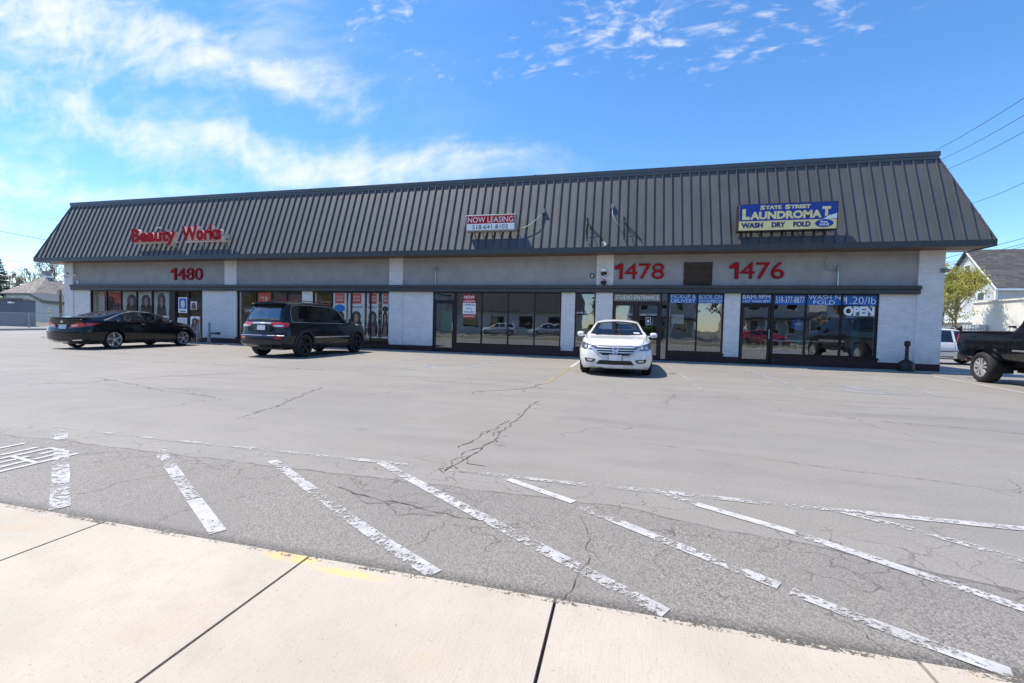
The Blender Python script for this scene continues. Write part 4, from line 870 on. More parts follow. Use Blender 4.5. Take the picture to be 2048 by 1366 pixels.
# interiors
for k, x in enumerate((-26.6, -24.6, -22.9, -17, -15.3, -12.8, -10.9)):
    tag(MB().box(x-.6, x+.6, 18.6, 18.9, 2.90, 2.96).build('ceiling_lamp', 'lightbox'), 'long lit ceiling lamp inside the beauty shop', 'lamp', 'lit ceiling lamps in the beauty shop')
for x0_, lb in ((-17.0, 'shelving full of goods inside the beauty shop, left'), (-13.2, 'shelving full of goods inside the beauty shop, right')):
    t = empty('shop_shelf', (x0_, 21, .06), lb, 'shelf', 'shop shelves'); MB().box(x0_, x0_+2.6, 21.2, 21.3, .06, 2.3).build('back_panel', 'interior', t)
    for z in (.4, .9, 1.4, 1.9): MB().box(x0_, x0_+2.6, 20.8, 21.2, z, z+.03).build('shelf_board', 'interior_white', t)
    g_ = MB(); rr_ = random.Random(3)
    for z in (.43, .93, 1.43, 1.93):
        x = x0_+.05
        while x < x0_+2.45: ww = rr_.uniform(.06, .16); g_.box(x, x+ww*.85, 20.85, 21.1, z, z+rr_.uniform(.15, .36)); x += ww
    o = g_.build('goods', 'gown', t)
MB().box(-7.75, -7.1, 18.2, 19.2, .06, 1.9).build('interior_panel', PM('green_panel', (.05, .28, .06), .6), B)
MB().box(1.8, 2.35, 18.2, 18.3, .06, 1.8).build('interior_panel', 'interior_dark', B)
o = MB().box(1.85, 2.3, 18.0, 18.12, 1.42, 1.78); tag(o.build('folded_stack', 'white'), 'stack of white folded linen behind the pickup window', 'linen')
def table(x, y, lb):
    t = empty('folding_table', (x, y, .06), lb, 'table', 'white laundry folding tables'); MB().box(x-.7, x+.7, y-.35, y+.35, .86, .90).build('table_top', 'white', t)
    for sx in (-.64, .64):
        for sy in (-.3, .3): MB().box(x+sx-.02, x+sx+.02, y+sy-.02, y+sy+.02, .06, .86).build('leg', 'steel', t)
table(5.9, 18.7, 'long white folding table behind the left laundromat pane'); table(7.4, 19.2, 'white folding table behind the right laundromat pane')
def washer(x, y, lb):
    t = empty('washing_machine', (x, y, .06), lb, 'washer', 'washing machines'); MB().box(x-.35, x+.35, y, y+.7, .06, 1.1).build('body', 'white', t, bevel=.02)
    MB().lathe([(0, y-.05), (.17, y-.04), (.2, y-.005)], 20, (x, 0, .6), 'y').build('door', 'steel', t, smooth=True); MB().box(x-.3, x+.3, y-.01, y, .95, 1.06).build('control_panel', 'black', t)
for k in range(5): washer(4.6+k*.78, 23.0, ['first', 'second', 'third', 'fourth', 'fifth'][k]+' white front loading washer from the left at the back')
t = empty('laundry_column', (8.05, 18.3, .06), 'blue painted column just inside the laundromat window', 'column'); MB().box(7.95, 8.22, 18.2, 18.5, .06, 2.99).build('shaft', PM('teal_paint', (.05, .17, .22), .5), t)
t = empty('blue_cart', (5.75, 18.1, .06), 'small blue laundry cart on the floor behind the glass', 'cart'); MB().prism([(-.28+5.75, .5), (.28+5.75, .5), (.2+5.75, .15), (-.2+5.75, .15)], 'y', 17.95, 18.35).build('tub', 'blue', t)
for sx in (-.15, .15): MB().lathe([(0, -.02), (.05, -.02), (.05, .02), (0, .02)], 10, (5.75+sx, 18.1, .11), 'y').build('wheel', 'black', t)

# ------------------------------------------------------------------ vehicles
def car_paint(name, col, flake=0.0, rough=.28, coat=1.0):
    m, t, p = new_mat(name)
    if max(col) < .1: p.inputs['Specular IOR Level'].default_value = .12; coat = .7
    g = t.new('ShaderNodeTexCoord'); n = t.noise(g.outputs['Object'], 2.5, 4, .6)
    s = t.new('ShaderNodeSeparateXYZ'); t.link(g.outputs['Object'], s.inputs[0])
    dust = t.math('MULTIPLY', t.ramp(s.outputs[2], .55, .15, 0, .35), t.ramp(n, .3, .7))
    t.link(t.mixc(dust, col, (.16, .145, .125)), p.inputs['Base Color'])
    p.inputs['Metallic'].default_value = flake; p.inputs['Roughness'].default_value = rough
    p.inputs['Coat Weight'].default_value = coat; p.inputs['Coat Roughness'].default_value = .03
    return m
MT['paint_black'] = car_paint('black_car_paint', (.006, .0065, .009))
MT['paint_suv'] = car_paint('charcoal_black_paint', (.010, .011, .013))
MT['paint_white'] = car_paint('white_car_paint', (.74, .74, .73), rough=.35)
MT['paint_silver'] = car_paint('silver_car_paint', (.62, .63, .65), .2)
MT['paint_navy'] = car_paint('dark_blue_car_paint', (.03, .04, .06))
MT['paint_red'] = car_paint('red_car_paint', (.42, .015, .02))
MT['car_glass'] = glass_mat('car_glass', (.42, .47, .46), .10, ior=1.5)
MT['wind_glass'] = glass_mat('windscreen_glass', (.80, .84, .83), .07, ior=1.5)
MT['privacy_glass'] = glass_mat('privacy_glass', refl=.10, trans=False, dark=(.006, .007, .008))
MT['rear_glass'] = glass_mat('rear_glass', refl=.22, trans=False, dark=(.02, .022, .024), rough=.02)
MT['seat'] = PM('car_seat', (.075, .078, .085), .8, var=.15, bump=.3)
MT['cladding'] = PM('grey_cladding', (.022, .023, .026), .5, var=.15)
MT['lamp_red'] = PM('tail_lamp_red', (.55, .012, .015), .12, var=.1, coat=1)
MT['lamp_clear'] = PM('lamp_clear', (.62, .60, .58), .10, metal=.5, var=.12, coat=1)
MT['lamp_smoke'] = PM('lamp_housing', (.22, .19, .17), .15, metal=.6, var=.4, scale=18, coat=1)
MT['plate'] = PM('number_plate', (.62, .63, .66), .5, var=.03)
MT['alloy'] = PM('alloy_bright', (.66, .66, .66), .30, metal=.5, var=.05)
MT['rim_black'] = PM('rim_black', (.022, .022, .024), .3, metal=.4, var=.1)
MT['grille'] = PM('grille_black', (.010, .010, .011), .4, var=.2)
MT['disc'] = PM('brake_disc', (.25, .24, .23), .4, metal=.8)

def smooth_tab(tab, xs, sig=.05):
    fine = np.linspace(xs[0]-.5, xs[-1]+.5, 1600); v = np.interp(fine, [a for a, _ in tab], [b for _, b in tab])
    dx = fine[1]-fine[0]; k = np.arange(-int(3*sig/dx)-1, int(3*sig/dx)+2)*dx; g = np.exp(-(k/sig)**2/2); g /= g.sum()
    v = np.convolve(np.pad(v, len(k)//2, mode='edge'), g, mode='valid')[:1600]
    return np.interp(xs, fine, v)

class Car:
    NB, NS = 9, 22
    def __init__(s, sp, name, label, cat='car', paint='paint_black', group=None):
        s.sp = sp; s.paint = paint
        s.root = empty(name, (0, 0, 0), label, cat, group)
        s.body_mesh()
    def P(s, name, mb, mat, parent=None, smooth=False):
        o = mb.build(name, mat, parent or s.root, smooth, off=(0, 0, 0)); return o
    def body_mesh(s):
        sp = s.sp; L = sp['L']; xs = []
        N = sp.get('N', 110)
        tt = np.linspace(-1, 1, N); xs = L/2*np.sign(tt)*(1-(1-np.abs(tt))**1.12)
        T = {k: smooth_tab(sp[k], xs, sp.get('sig', {}).get(k, .05)) for k in ('top', 'belt', 'zb', 'wb', 'wm', 'wr')}
        nb, ns = s.NB, s.NS; grids = []
        for i, x in enumerate(xs):
            top, belt, zb, wb, wm, wr = (T[k][i] for k in ('top', 'belt', 'zb', 'wb', 'wm', 'wr'))
            zr = belt+(top-belt)*sp.get('railf', .88); zm = zb+(belt-zb)*.58
            # side points bottom -> rail
            side = []
            nlo = 13
            for j in range(nlo):
                f = j/(nlo-1); z = zb+(belt-zb)*f
                if z < zm: q = (z-zb)/(zm-zb); w_ = wm*(.90+.10*math.sin(q*math.pi/2)**.8)
                else: q = (z-zm)/(belt-zm); w_ = wm+(wb-wm)*q**1.6
                if f > .86: w_ -= (0.0)
                side.append((w_, z))
            nhi = ns-nlo
            for j in range(1, nhi+1):
                f = j/nhi; z = belt+(zr-belt)*f; w_ = wb+(wr-wb)*(f**.9)
                h = (top-belt)
                if h > .2: w_ -= .018*math.sin(min(1, f*6)*math.pi/2)   # waist shoulder
                side.append((w_, z))
            tp = []
            for j in range(0, 2*nb+1):
                v_ = j/nb; a = 1-abs(1-v_)   # 0 at edges -> 1 centre
                y = wr_end(side, 0)*(1-v_) if False else side[-1][0]*(1-v_)
                z = zr+(top-zr)*(1-(1-a)**2.6); tp.append((y, z))
            bt = [(side[0][0]*(1-j/nb), zb) for j in range(2*nb+1)]
            grids.append((side, tp, bt))
        # vertices: ring order: left side up, top left->right, right side down, bottom right->left
        def ring(gd, x):
            side, tp, bt = gd; r_ = [(x, y, z) for y, z in side]+[(x, y, z) for y, z in tp[1:-1]]+[(x, -y, z) for y, z in side[::-1]]+[(x, y, z) for y, z in bt[::-1][1:-1]]
            return r_
        n = len(ring(grids[0], 0)); V = []; F = []
        for gd, x in zip(grids, xs): V += ring(gd, x)
        for i in range(len(xs)-1):
            for k in range(n):
                a = i*n+k; b = i*n+(k+1) % n; F.append((a, b, b+n, a+n))
        # coons caps at both ends
        for end, gd, x, base in ((-1, grids[0], xs[0], 0), (1, grids[-1], xs[-1], (len(xs)-1)*n)):
            side, tp, bt = gd; ny, nz = 2*nb, ns
            idx = {}
            for j in range(nz): idx[(0, j)] = base+j; idx[(ny, j)] = base+nz+(2*nb-1)+(nz-1-j)
            for k in range(1, ny): idx[(k, nz-1)] = base+nz+k-1; idx[(k, 0)] = base+nz+(2*nb-1)+nz+(ny-1-k)
            Bo = lambda k: np.array(bt[k]); To = lambda k: np.array(tp[k]); Le = lambda j: np.array(side[j]); Ri = lambda j: np.array((-side[j][0], side[j][1]))
            for k in range(1, ny):
                for j in range(1, nz-1):
                    u_, v_ = k/ny, j/(nz-1)
                    p = (1-v_)*Bo(k)+v_*To(k)+(1-u_)*Le(j)+u_*Ri(j)-((1-u_)*(1-v_)*Bo(0)+u_*(1-v_)*Bo(ny)+(1-u_)*v_*To(0)+u_*v_*To(ny))
                    idx[(k, j)] = len(V); V.append((x, p[0], p[1]))
            for k in range(ny):
                for j in range(nz-1):
                    q = (idx[(k, j)], idx[(k+1, j)], idx[(k+1, j+1)], idx[(k, j+1)]); F.append(q if end > 0 else q[::-1])
        V = np.array(V, float)
        # rake and plan curvature of both ends
        for end in (1, -1):
            tab = sp['front' if end > 0 else 'rear']   # (z, setback)
            dst = np.abs(V[:, 0]-end*L/2); k = np.clip(1-dst/sp.get('blend', .55), 0, 1)**1.5
            sb = np.interp(V[:, 2], [a for a, _ in tab], [b for _, b in tab]); pc = sp['plan'][0 if end > 0 else 1]*(np.abs(V[:, 1])/.9)**2.4
            V[:, 0] -= end*k*(sb+pc)
        s.V0 = V.copy(); s.F0 = F
        s.bvh = BVHTree.FromPolygons([tuple(v) for v in V], F)
        # wheel arches
        keep = np.ones(len(F), bool); inner = []
        for xc in sp['axles']:
            Ra = sp['arch']; zc = sp['tyre']
            d = np.hypot(V[:, 0]-xc, V[:, 2]-zc); sd = np.abs(V[:, 1]) > .62*sp['W']/2
            ins = (d < Ra) & sd
            for fi, f in enumerate(F):
                if all(ins[v] for v in f): keep[fi] = False
                elif all(abs(V[v][2]-V[f[0]][2]) < .03 for v in f) and abs(np.mean([V[v][0] for v in f])-xc) < Ra*.9 and abs(np.mean([V[v][1] for v in f])) > sp['W']/2-.36: 
                    if np.mean([V[v][2] for v in f]) < zc: keep[fi] = False
            mv = ins & (d > .05)
            for vi in np.where(mv)[0]:
                q = Ra/d[vi]; V[vi, 0] = xc+(V[vi, 0]-xc)*q; V[vi, 2] = max(V[vi, 2], zc+(V[vi, 2]-zc)*q) if V[vi, 2] > zc else V[vi, 2]
                inner.append(vi)
        s.V = V; s.keep = keep; s.holes = []
    def finish_body(s, drop=None):
        F = s.F0; keep = s.keep.copy(); V = s.V
        nrm = {}
        for poly, plane in s.holes:
            c = np.mean(poly, axis=0); pl = [tuple(c+(np.array(p)-c)*.965) for p in poly]
            for fi, f in enumerate(F):
                if not keep[fi]: continue
                P = s.V0[list(f)]; ce = P.mean(axis=0); nn = np.cross(P[2]-P[0], P[3]-P[1]); nn /= (np.linalg.norm(nn)+1e-9)
                if plane == 'left':
                    if ce[1] < .2 or abs(nn[1]) < .45: continue
                    q = (ce[0], ce[2])
                elif plane == 'right':
                    if ce[1] > -.2 or abs(nn[1]) < .45: continue
                    q = (ce[0], ce[2])
                elif plane == 'top':
                    if ce[2] < .8 or abs(nn[2]) < .25: continue
                    q = (ce[0], ce[1])
                if pip(q, pl): keep[fi] = False
        if drop is not None:
            for fi, f in enumerate(F):
                if keep[fi] and drop(s.V0[list(f)].mean(axis=0)): keep[fi] = False
        mb = MB(); mb.v = [tuple(v) for v in V]; mb.f = [f for fi, f in enumerate(F) if keep[fi]]; mb.m = [0]*len(mb.f)
        o = s.P('body', mb, s.paint, smooth=True)
        bm = bmesh.new(); bm.from_mesh(o.data); bmesh.ops.delete(bm, geom=[v for v in bm.verts if not v.link_faces], context='VERTS'); bm.to_mesh(o.data); bm.free()
        o.data.polygons.foreach_set('use_smooth', [True]*len(o.data.polygons))
        s.body = o; return o
    def cast(s, plane, a, b):
        if plane == 'left': o_, d = (a, 3, b), (0, -1, 0)
        elif plane == 'right': o_, d = (a, -3, b), (0, 1, 0)
        elif plane == 'top': o_, d = (a, b, 4), (0, 0, -1)
        elif plane == 'front': o_, d = (6, a, b), (-1, 0, 0)
        else: o_, d = (-6, a, b), (1, 0, 0)
        h = s.bvh.ray_cast(Vector(o_), Vector(d), 12)
        return h[0], Vector(d)
    def shell(s, poly, plane, off=.004, step=.07, skirt=.01, mb=None, mi=0):
        """outline drawn on one side of the car and wrapped on to its body"""
        bm = bmesh.new(); vs = [bm.verts.new((p[0], p[1], 0)) for p in poly]; f = bm.faces.new(vs)
        bmesh.ops.triangulate(bm, faces=[f])
        x0, x1 = min(p[0] for p in poly), max(p[0] for p in poly); y0, y1 = min(p[1] for p in poly), max(p[1] for p in poly)
        for k in range(1, int((x1-x0)/step)+1): bmesh.ops.bisect_plane(bm, geom=bm.verts[:]+bm.edges[:]+bm.faces[:], plane_co=(x0+k*step, 0, 0), plane_no=(1, 0, 0))
        for k in range(1, int((y1-y0)/step)+1): bmesh.ops.bisect_plane(bm, geom=bm.verts[:]+bm.edges[:]+bm.faces[:], plane_co=(0, y0+k*step, 0), plane_no=(0, 1, 0))
        bm.verts.ensure_lookup_table(); bm.verts.index_update(); pos = []
        for v in bm.verts:
            h, d = s.cast(plane, v.co.x, v.co.y); pos.append(None if h is None else h-d*off)
        mb = mb or MB(); base = len(mb.v); mp = {}
        for i, p in enumerate(pos):
            if p is not None: mp[i] = len(mb.v); mb.v.append(tuple(p))
        inn = {}
        d = s.cast(plane, poly[0][0], poly[0][1])[1]
        for f in bm.faces:
            ids = [v.index for v in f.verts]
            if all(i in mp for i in ids): mb.f.append(tuple(mp[i] for i in ids)); mb.m.append(mi)
        for e in bm.edges:
            if len(e.link_faces) == 1:
                a, b = e.verts[0].index, e.verts[1].index
                if a in mp and b in mp:
                    for i in (a, b):
                        if i not in inn: inn[i] = len(mb.v); mb.v.append(tuple(Vector(pos[i])+d*(off+skirt)))
                    mb.f.append((mp[a], mp[b], inn[b], inn[a])); mb.m.append(mi)
        bm.free(); return mb
    def line(s, pts, plane, wd=.009, off=.003, mb=None):
        mb = mb or MB()
        for p, q in zip(pts[:-1], pts[1:]):
            p = Vector(p); q = Vector(q); d = (q-p)
            if d.length < 1e-5: continue
            d.normalize(); n = Vector((-d.y, d.x))*wd/2; s.shell([tuple(p+n), tuple(q+n), tuple(q-n), tuple(p-n)], plane, off, .08, .004, mb)
        return mb
    def both(s, name, poly, mat, off=.004, **k):
        out = []
        for pl in ('left', 'right'): out.append(s.P(name, s.shell(poly, pl, off, **k), mat, smooth=False))
        return out
    def wheels(s, spokes, rimmat, tw=.23, rimr=None):
        sp = s.sp; Rt = sp['tyre']; rr = rimr or Rt*.70; out = []
        for xc in sp['axles']:
            for sd in (1, -1):
                yo = sd*(sp['W']/2-sp.get('inset', .03)); yi = yo-sd*tw
                w_ = empty('wheel', (0, 0, 0), None, None); w_.parent = s.root
                b = .02*sd
                prof = [(rr, yo-b), (rr+.015, yo), (Rt-.05, yo+b*.6), (Rt-.012, yo-b*1.2), (Rt, yo-b*2.6), (Rt, yi+b*2.6), (Rt-.012, yi+b*1.2), (Rt-.05, yi), (rr, yi+b)]
                s.P('tyre', MB().lathe(prof, 40, (xc, 0, Rt), 'y'), 'rubber', w_, True)
                m = MB(); m.lathe([(rr*.999, yo-b*.8), (rr*.955, yo-b*.9), (rr*.93, yo-b*2.2), (rr*.90, yi+b)], 36, (xc, 0, Rt), 'y')
                for k in range(sp.get('nsp', 5)): spokes(m, k*2*math.pi/sp.get('nsp', 5)+.3, rr, yo, sd, xc, Rt)
                m.lathe([(0, yo-b*.35), (rr*.13, yo-b*.4), (rr*.17, yo-b*1.3), (rr*.17, yo-b*3)], 16, (xc, 0, Rt), 'y')
                s.P('rim', m, rimmat, w_)
                m = MB().lathe([(0, yo-sd*.10), (rr*.72, yo-sd*.10), (rr*.72, yo-sd*.12), (0, yo-sd*.12)], 24, (xc, 0, Rt), 'y'); s.P('brake_disc', m, 'disc', w_)
                m = MB()
                Ra = sp['arch']
                for a0 in np.linspace(-.25, math.pi+.25, 15)[:-1]:
                    a1 = a0+(math.pi+.5)/14; q = [(xc+Ra*math.cos(t_), Rt+Ra*math.sin(t_)) for t_ in (a0, a1)]
                    y_o = sd*(sp['W']/2-.05); y_i = sd*(sp['W']/2-.40)
                    m.add([(q[0][0], y_o, q[0][1]), (q[1][0], y_o, q[1][1]), (q[1][0], y_i, q[1][1]), (q[0][0], y_i, q[0][1])], [(0, 1, 2, 3)])
                m.add([(xc+Ra*math.cos(t_), sd*(sp['W']/2-.40), max(.17, Rt+Ra*math.sin(t_))) for t_ in np.linspace(-.25, math.pi+.25, 15)], [tuple(range(15))])
                s.P('wheel_well', m, 'grille', w_)
                out.append(w_)
        # underbody
        m = MB().box(-sp['L']/2+.45, sp['L']/2-.45, -sp['W']/2+.38, sp['W']/2-.38, sp['ground'], sp['ground']+.14); s.P('underbody', m, 'grille')
        return out
    def place(s, x, y, heading):
        s.root.location = (x, y, 0); s.root.rotation_euler = (0, 0, R(heading)); return s
    def flare(s, wd=.07, off=.028, mat='cladding', a0=-.25, a1=math.pi+.25):
        for xc in s.sp['axles']:
            for pl in ('left', 'right'):
                mb = MB(); A = np.linspace(a0, a1, 22); R0, R1 = s.sp['arch']-.012, s.sp['arch']+wd
                zc = s.sp['tyre']
                for p, q in zip(A[:-1], A[1:]):
                    pts = [(xc+R0*math.cos(p), zc+R0*math.sin(p)), (xc+R1*math.cos(p), zc+R1*math.sin(p)), (xc+R1*math.cos(q), zc+R1*math.sin(q)), (xc+R0*math.cos(q), zc+R0*math.sin(q))]
                    s.shell(pts, pl, off, .2, off, mb)
                s.P('arch_flare', mb, mat)
def pip(q, poly):
    x, y = q; c = False; n = len(poly)
    for i in range(n):
        (x1, y1), (x2, y2) = poly[i], poly[(i+1) % n]
        if (y1 > y) != (y2 > y) and x < (x2-x1)*(y-y1)/(y2-y1)+x1: c = not c
    return c
def rnd_poly(poly, r=.04, n=4):
    out = []; N = len(poly)
    for i in range(N):
        p = Vector(poly[i]); a = Vector(poly[i-1]); b = Vector(poly[(i+1) % N])
        da = (a-p); db = (b-p); rr = min(r, da.length*.45, db.length*.45); s_ = p+da.normalized()*rr; e = p+db.normalized()*rr
        for k in range(n+1):
            t_ = k/n; out.append(tuple((1-t_)**2*s_+2*t_*(1-t_)*p+t_*t_*e))
    return out
def inset_poly(poly, d):
    c = Vector((sum(p[0] for p in poly)/len(poly), sum(p[1] for p in poly)/len(poly)))
    out = []
    for p in poly:
        v = Vector(p)-c; out.append(tuple(c+v*max(0, 1-d/max(v.length, .01))))
    return out
def mirror_pts(p): return [(-a, b) for a, b in p][::-1]
# spoke shapes
def spoke_twin(m, a, rr, yo, sd, xc, zc):
    for w0, w1, da in ((.10, .16, .0),):
        pts = []
        for r_, off in ((rr*.12, -.05), (rr*.55, -.02), (rr*.97, .12), (rr*.97, .30), (rr*.5, .20), (rr*.16, .45)):
            pts.append((xc+r_*math.cos(a+off), zc+r_*math.sin(a+off)))
        m.prism(pts, 'y', yo-sd*.012, yo-sd*.05)
def spoke_wide(m, a, rr, yo, sd, xc, zc):
    pts = [(xc+r_*math.cos(a+o_), zc+r_*math.sin(a+o_)) for r_, o_ in ((rr*.12, -.9), (rr*.45, -.30), (rr*.96, -.20), (rr*.96, .20), (rr*.45, .30), (rr*.12, .9))]
    m.prism(pts, 'y', yo-sd*.014, yo-sd*.06)
def spoke_double(m, a, rr, yo, sd, xc, zc):
    for s_ in (-1, 1):
        pts = [(xc+r_*math.cos(a+o_*s_), zc+r_*math.sin(a+o_*s_)) for r_, o_ in ((rr*.15, .1), (rr*.96, .12), (rr*.96, .36), (rr*.5, .42), (rr*.15, .9))]
        m.prism(pts if s_ > 0 else pts[::-1], 'y', yo-sd*.01, yo-sd*.05)

def seats(c, x_front, x_rear, zf=.55, hy=.36, head=1.12):
    for x, n in ((x_front, 'seat'), (x_rear, 'seat')):
        for y in (-hy, hy):
            m = MB(); m.box(x-.05, x+.45, y-.24, y+.24, zf-.2, zf-.02); m.prism([(x-.04, zf-.1), (x+.10, zf-.1), (x-.06, zf+.46), (x-.16, zf+.46)], 'y', y-.23, y+.23); m.box(x-.17, x-.07, y-.12, y+.12, zf+.47, head)
            c.P(n, m, 'seat').data
    c.P('dashboard', MB().prism([(x_front+.75, .62), (x_front+1.35, .70), (x_front+1.35, .92), (x_front+.85, .90)], 'y', -.68, .68), 'seat')
    c.P('steering_wheel', MB().tube([(x_front+.62+.06*math.sin(q), .36+.18*math.cos(q), .86+.17*math.sin(q)) for q in np.linspace(0, 2*math.pi, 17)], .014, 6), 'black')
    c.P('cabin_floor', MB().box(x_rear-.5, x_front+1.3, -.74, .74, .30, .34).box(x_rear-.75, x_rear-.2, -.70, .70, .9, .93), 'seat')

SEDAN = dict(L=4.88, W=1.86, tyre=.335, arch=.375, axles=(1.46, -1.37), ground=.17, plan=(.30, .17), blend=.6,
    top=[(-2.44, 1.05), (-2.34, 1.10), (-1.95, 1.135), (-1.70, 1.175), (-1.0, 1.375), (-.5, 1.44), (-.1, 1.455), (.3, 1.42), (.62, 1.33), (1.22, 1.04), (1.35, .99), (1.9, .92), (2.25, .82), (2.44, .72)],
    belt=[(-2.44, .98), (-2.1, 1.02), (-1.6, 1.03), (-.8, .99), (.5, .96), (1.22, .93), (1.7, .87), (2.2, .76), (2.44, .66)],
    zb=[(-2.44, .30), (-2.1, .20), (2.1, .17), (2.44, .21)],
    wb=[(-2.44, .76), (-2.2, .82), (-1.6, .87), (-.5, .885), (.9, .88), (1.6, .86), (2.1, .78), (2.44, .64)],
    wm=[(-2.44, .82), (-2.2, .90), (-1.7, .93), (1.7, .93), (2.1, .88), (2.44, .74)],
    wr=[(-2.44, .70), (-2.0, .74), (-1.7, .72), (-1.2, .62), (-.3, .60), (.3, .60), (.7, .66), (1.22, .80), (1.5, .80), (2.1, .70), (2.44, .55)],
    front=[(.15, .05), (.35, .0), (.60, .02), (.75, .10), (1.0, .3)], rear=[(.2, .12), (.35, .02), (.62, .0), (.80, .06), (1.05, .02), (1.2, .2)])
SUV = dict(L=4.82, W=1.94, tyre=.385, arch=.43, axles=(1.50, -1.41), ground=.24, plan=(.26, .14), blend=.5, inset=.02, railf=.90,
    top=[(-2.41, 1.06), (-2.30, 1.16), (-2.0, 1.65), (-1.88, 1.74), (-1.2, 1.80), (-.3, 1.81), (.2, 1.775), (.45, 1.70), (1.08, 1.22), (1.22, 1.17), (2.0, 1.10), (2.25, 1.03), (2.41, .94)],
    belt=[(-2.41, 1.0), (-2.2, 1.10), (-1.0, 1.10), (.6, 1.08), (1.1, 1.07), (1.8, 1.04), (2.2, .98), (2.41, .86)],
    zb=[(-2.41, .42), (-2.2, .34), (-1.9, .30), (1.9, .28), (2.41, .34)],
    wb=[(-2.41, .80), (-2.2, .86), (-1.5, .90), (1.0, .90), (1.8, .88), (2.2, .82), (2.41, .70)],
    wm=[(-2.41, .86), (-2.2, .93), (-1.7, .965), (1.7, .965), (2.2, .92), (2.41, .80)],
    wr=[(-2.41, .72), (-2.1, .68), (-1.8, .655), (0, .665), (.4, .68), (1.08, .80), (1.3, .83), (2.2, .75), (2.41, .62)],
    front=[(.3, .04), (.6, .0), (.95, .03), (1.2, .2)], rear=[(.3, .08), (.45, .0), (.66, .0), (.74, .08), (1.1, .12), (1.3, .12)])

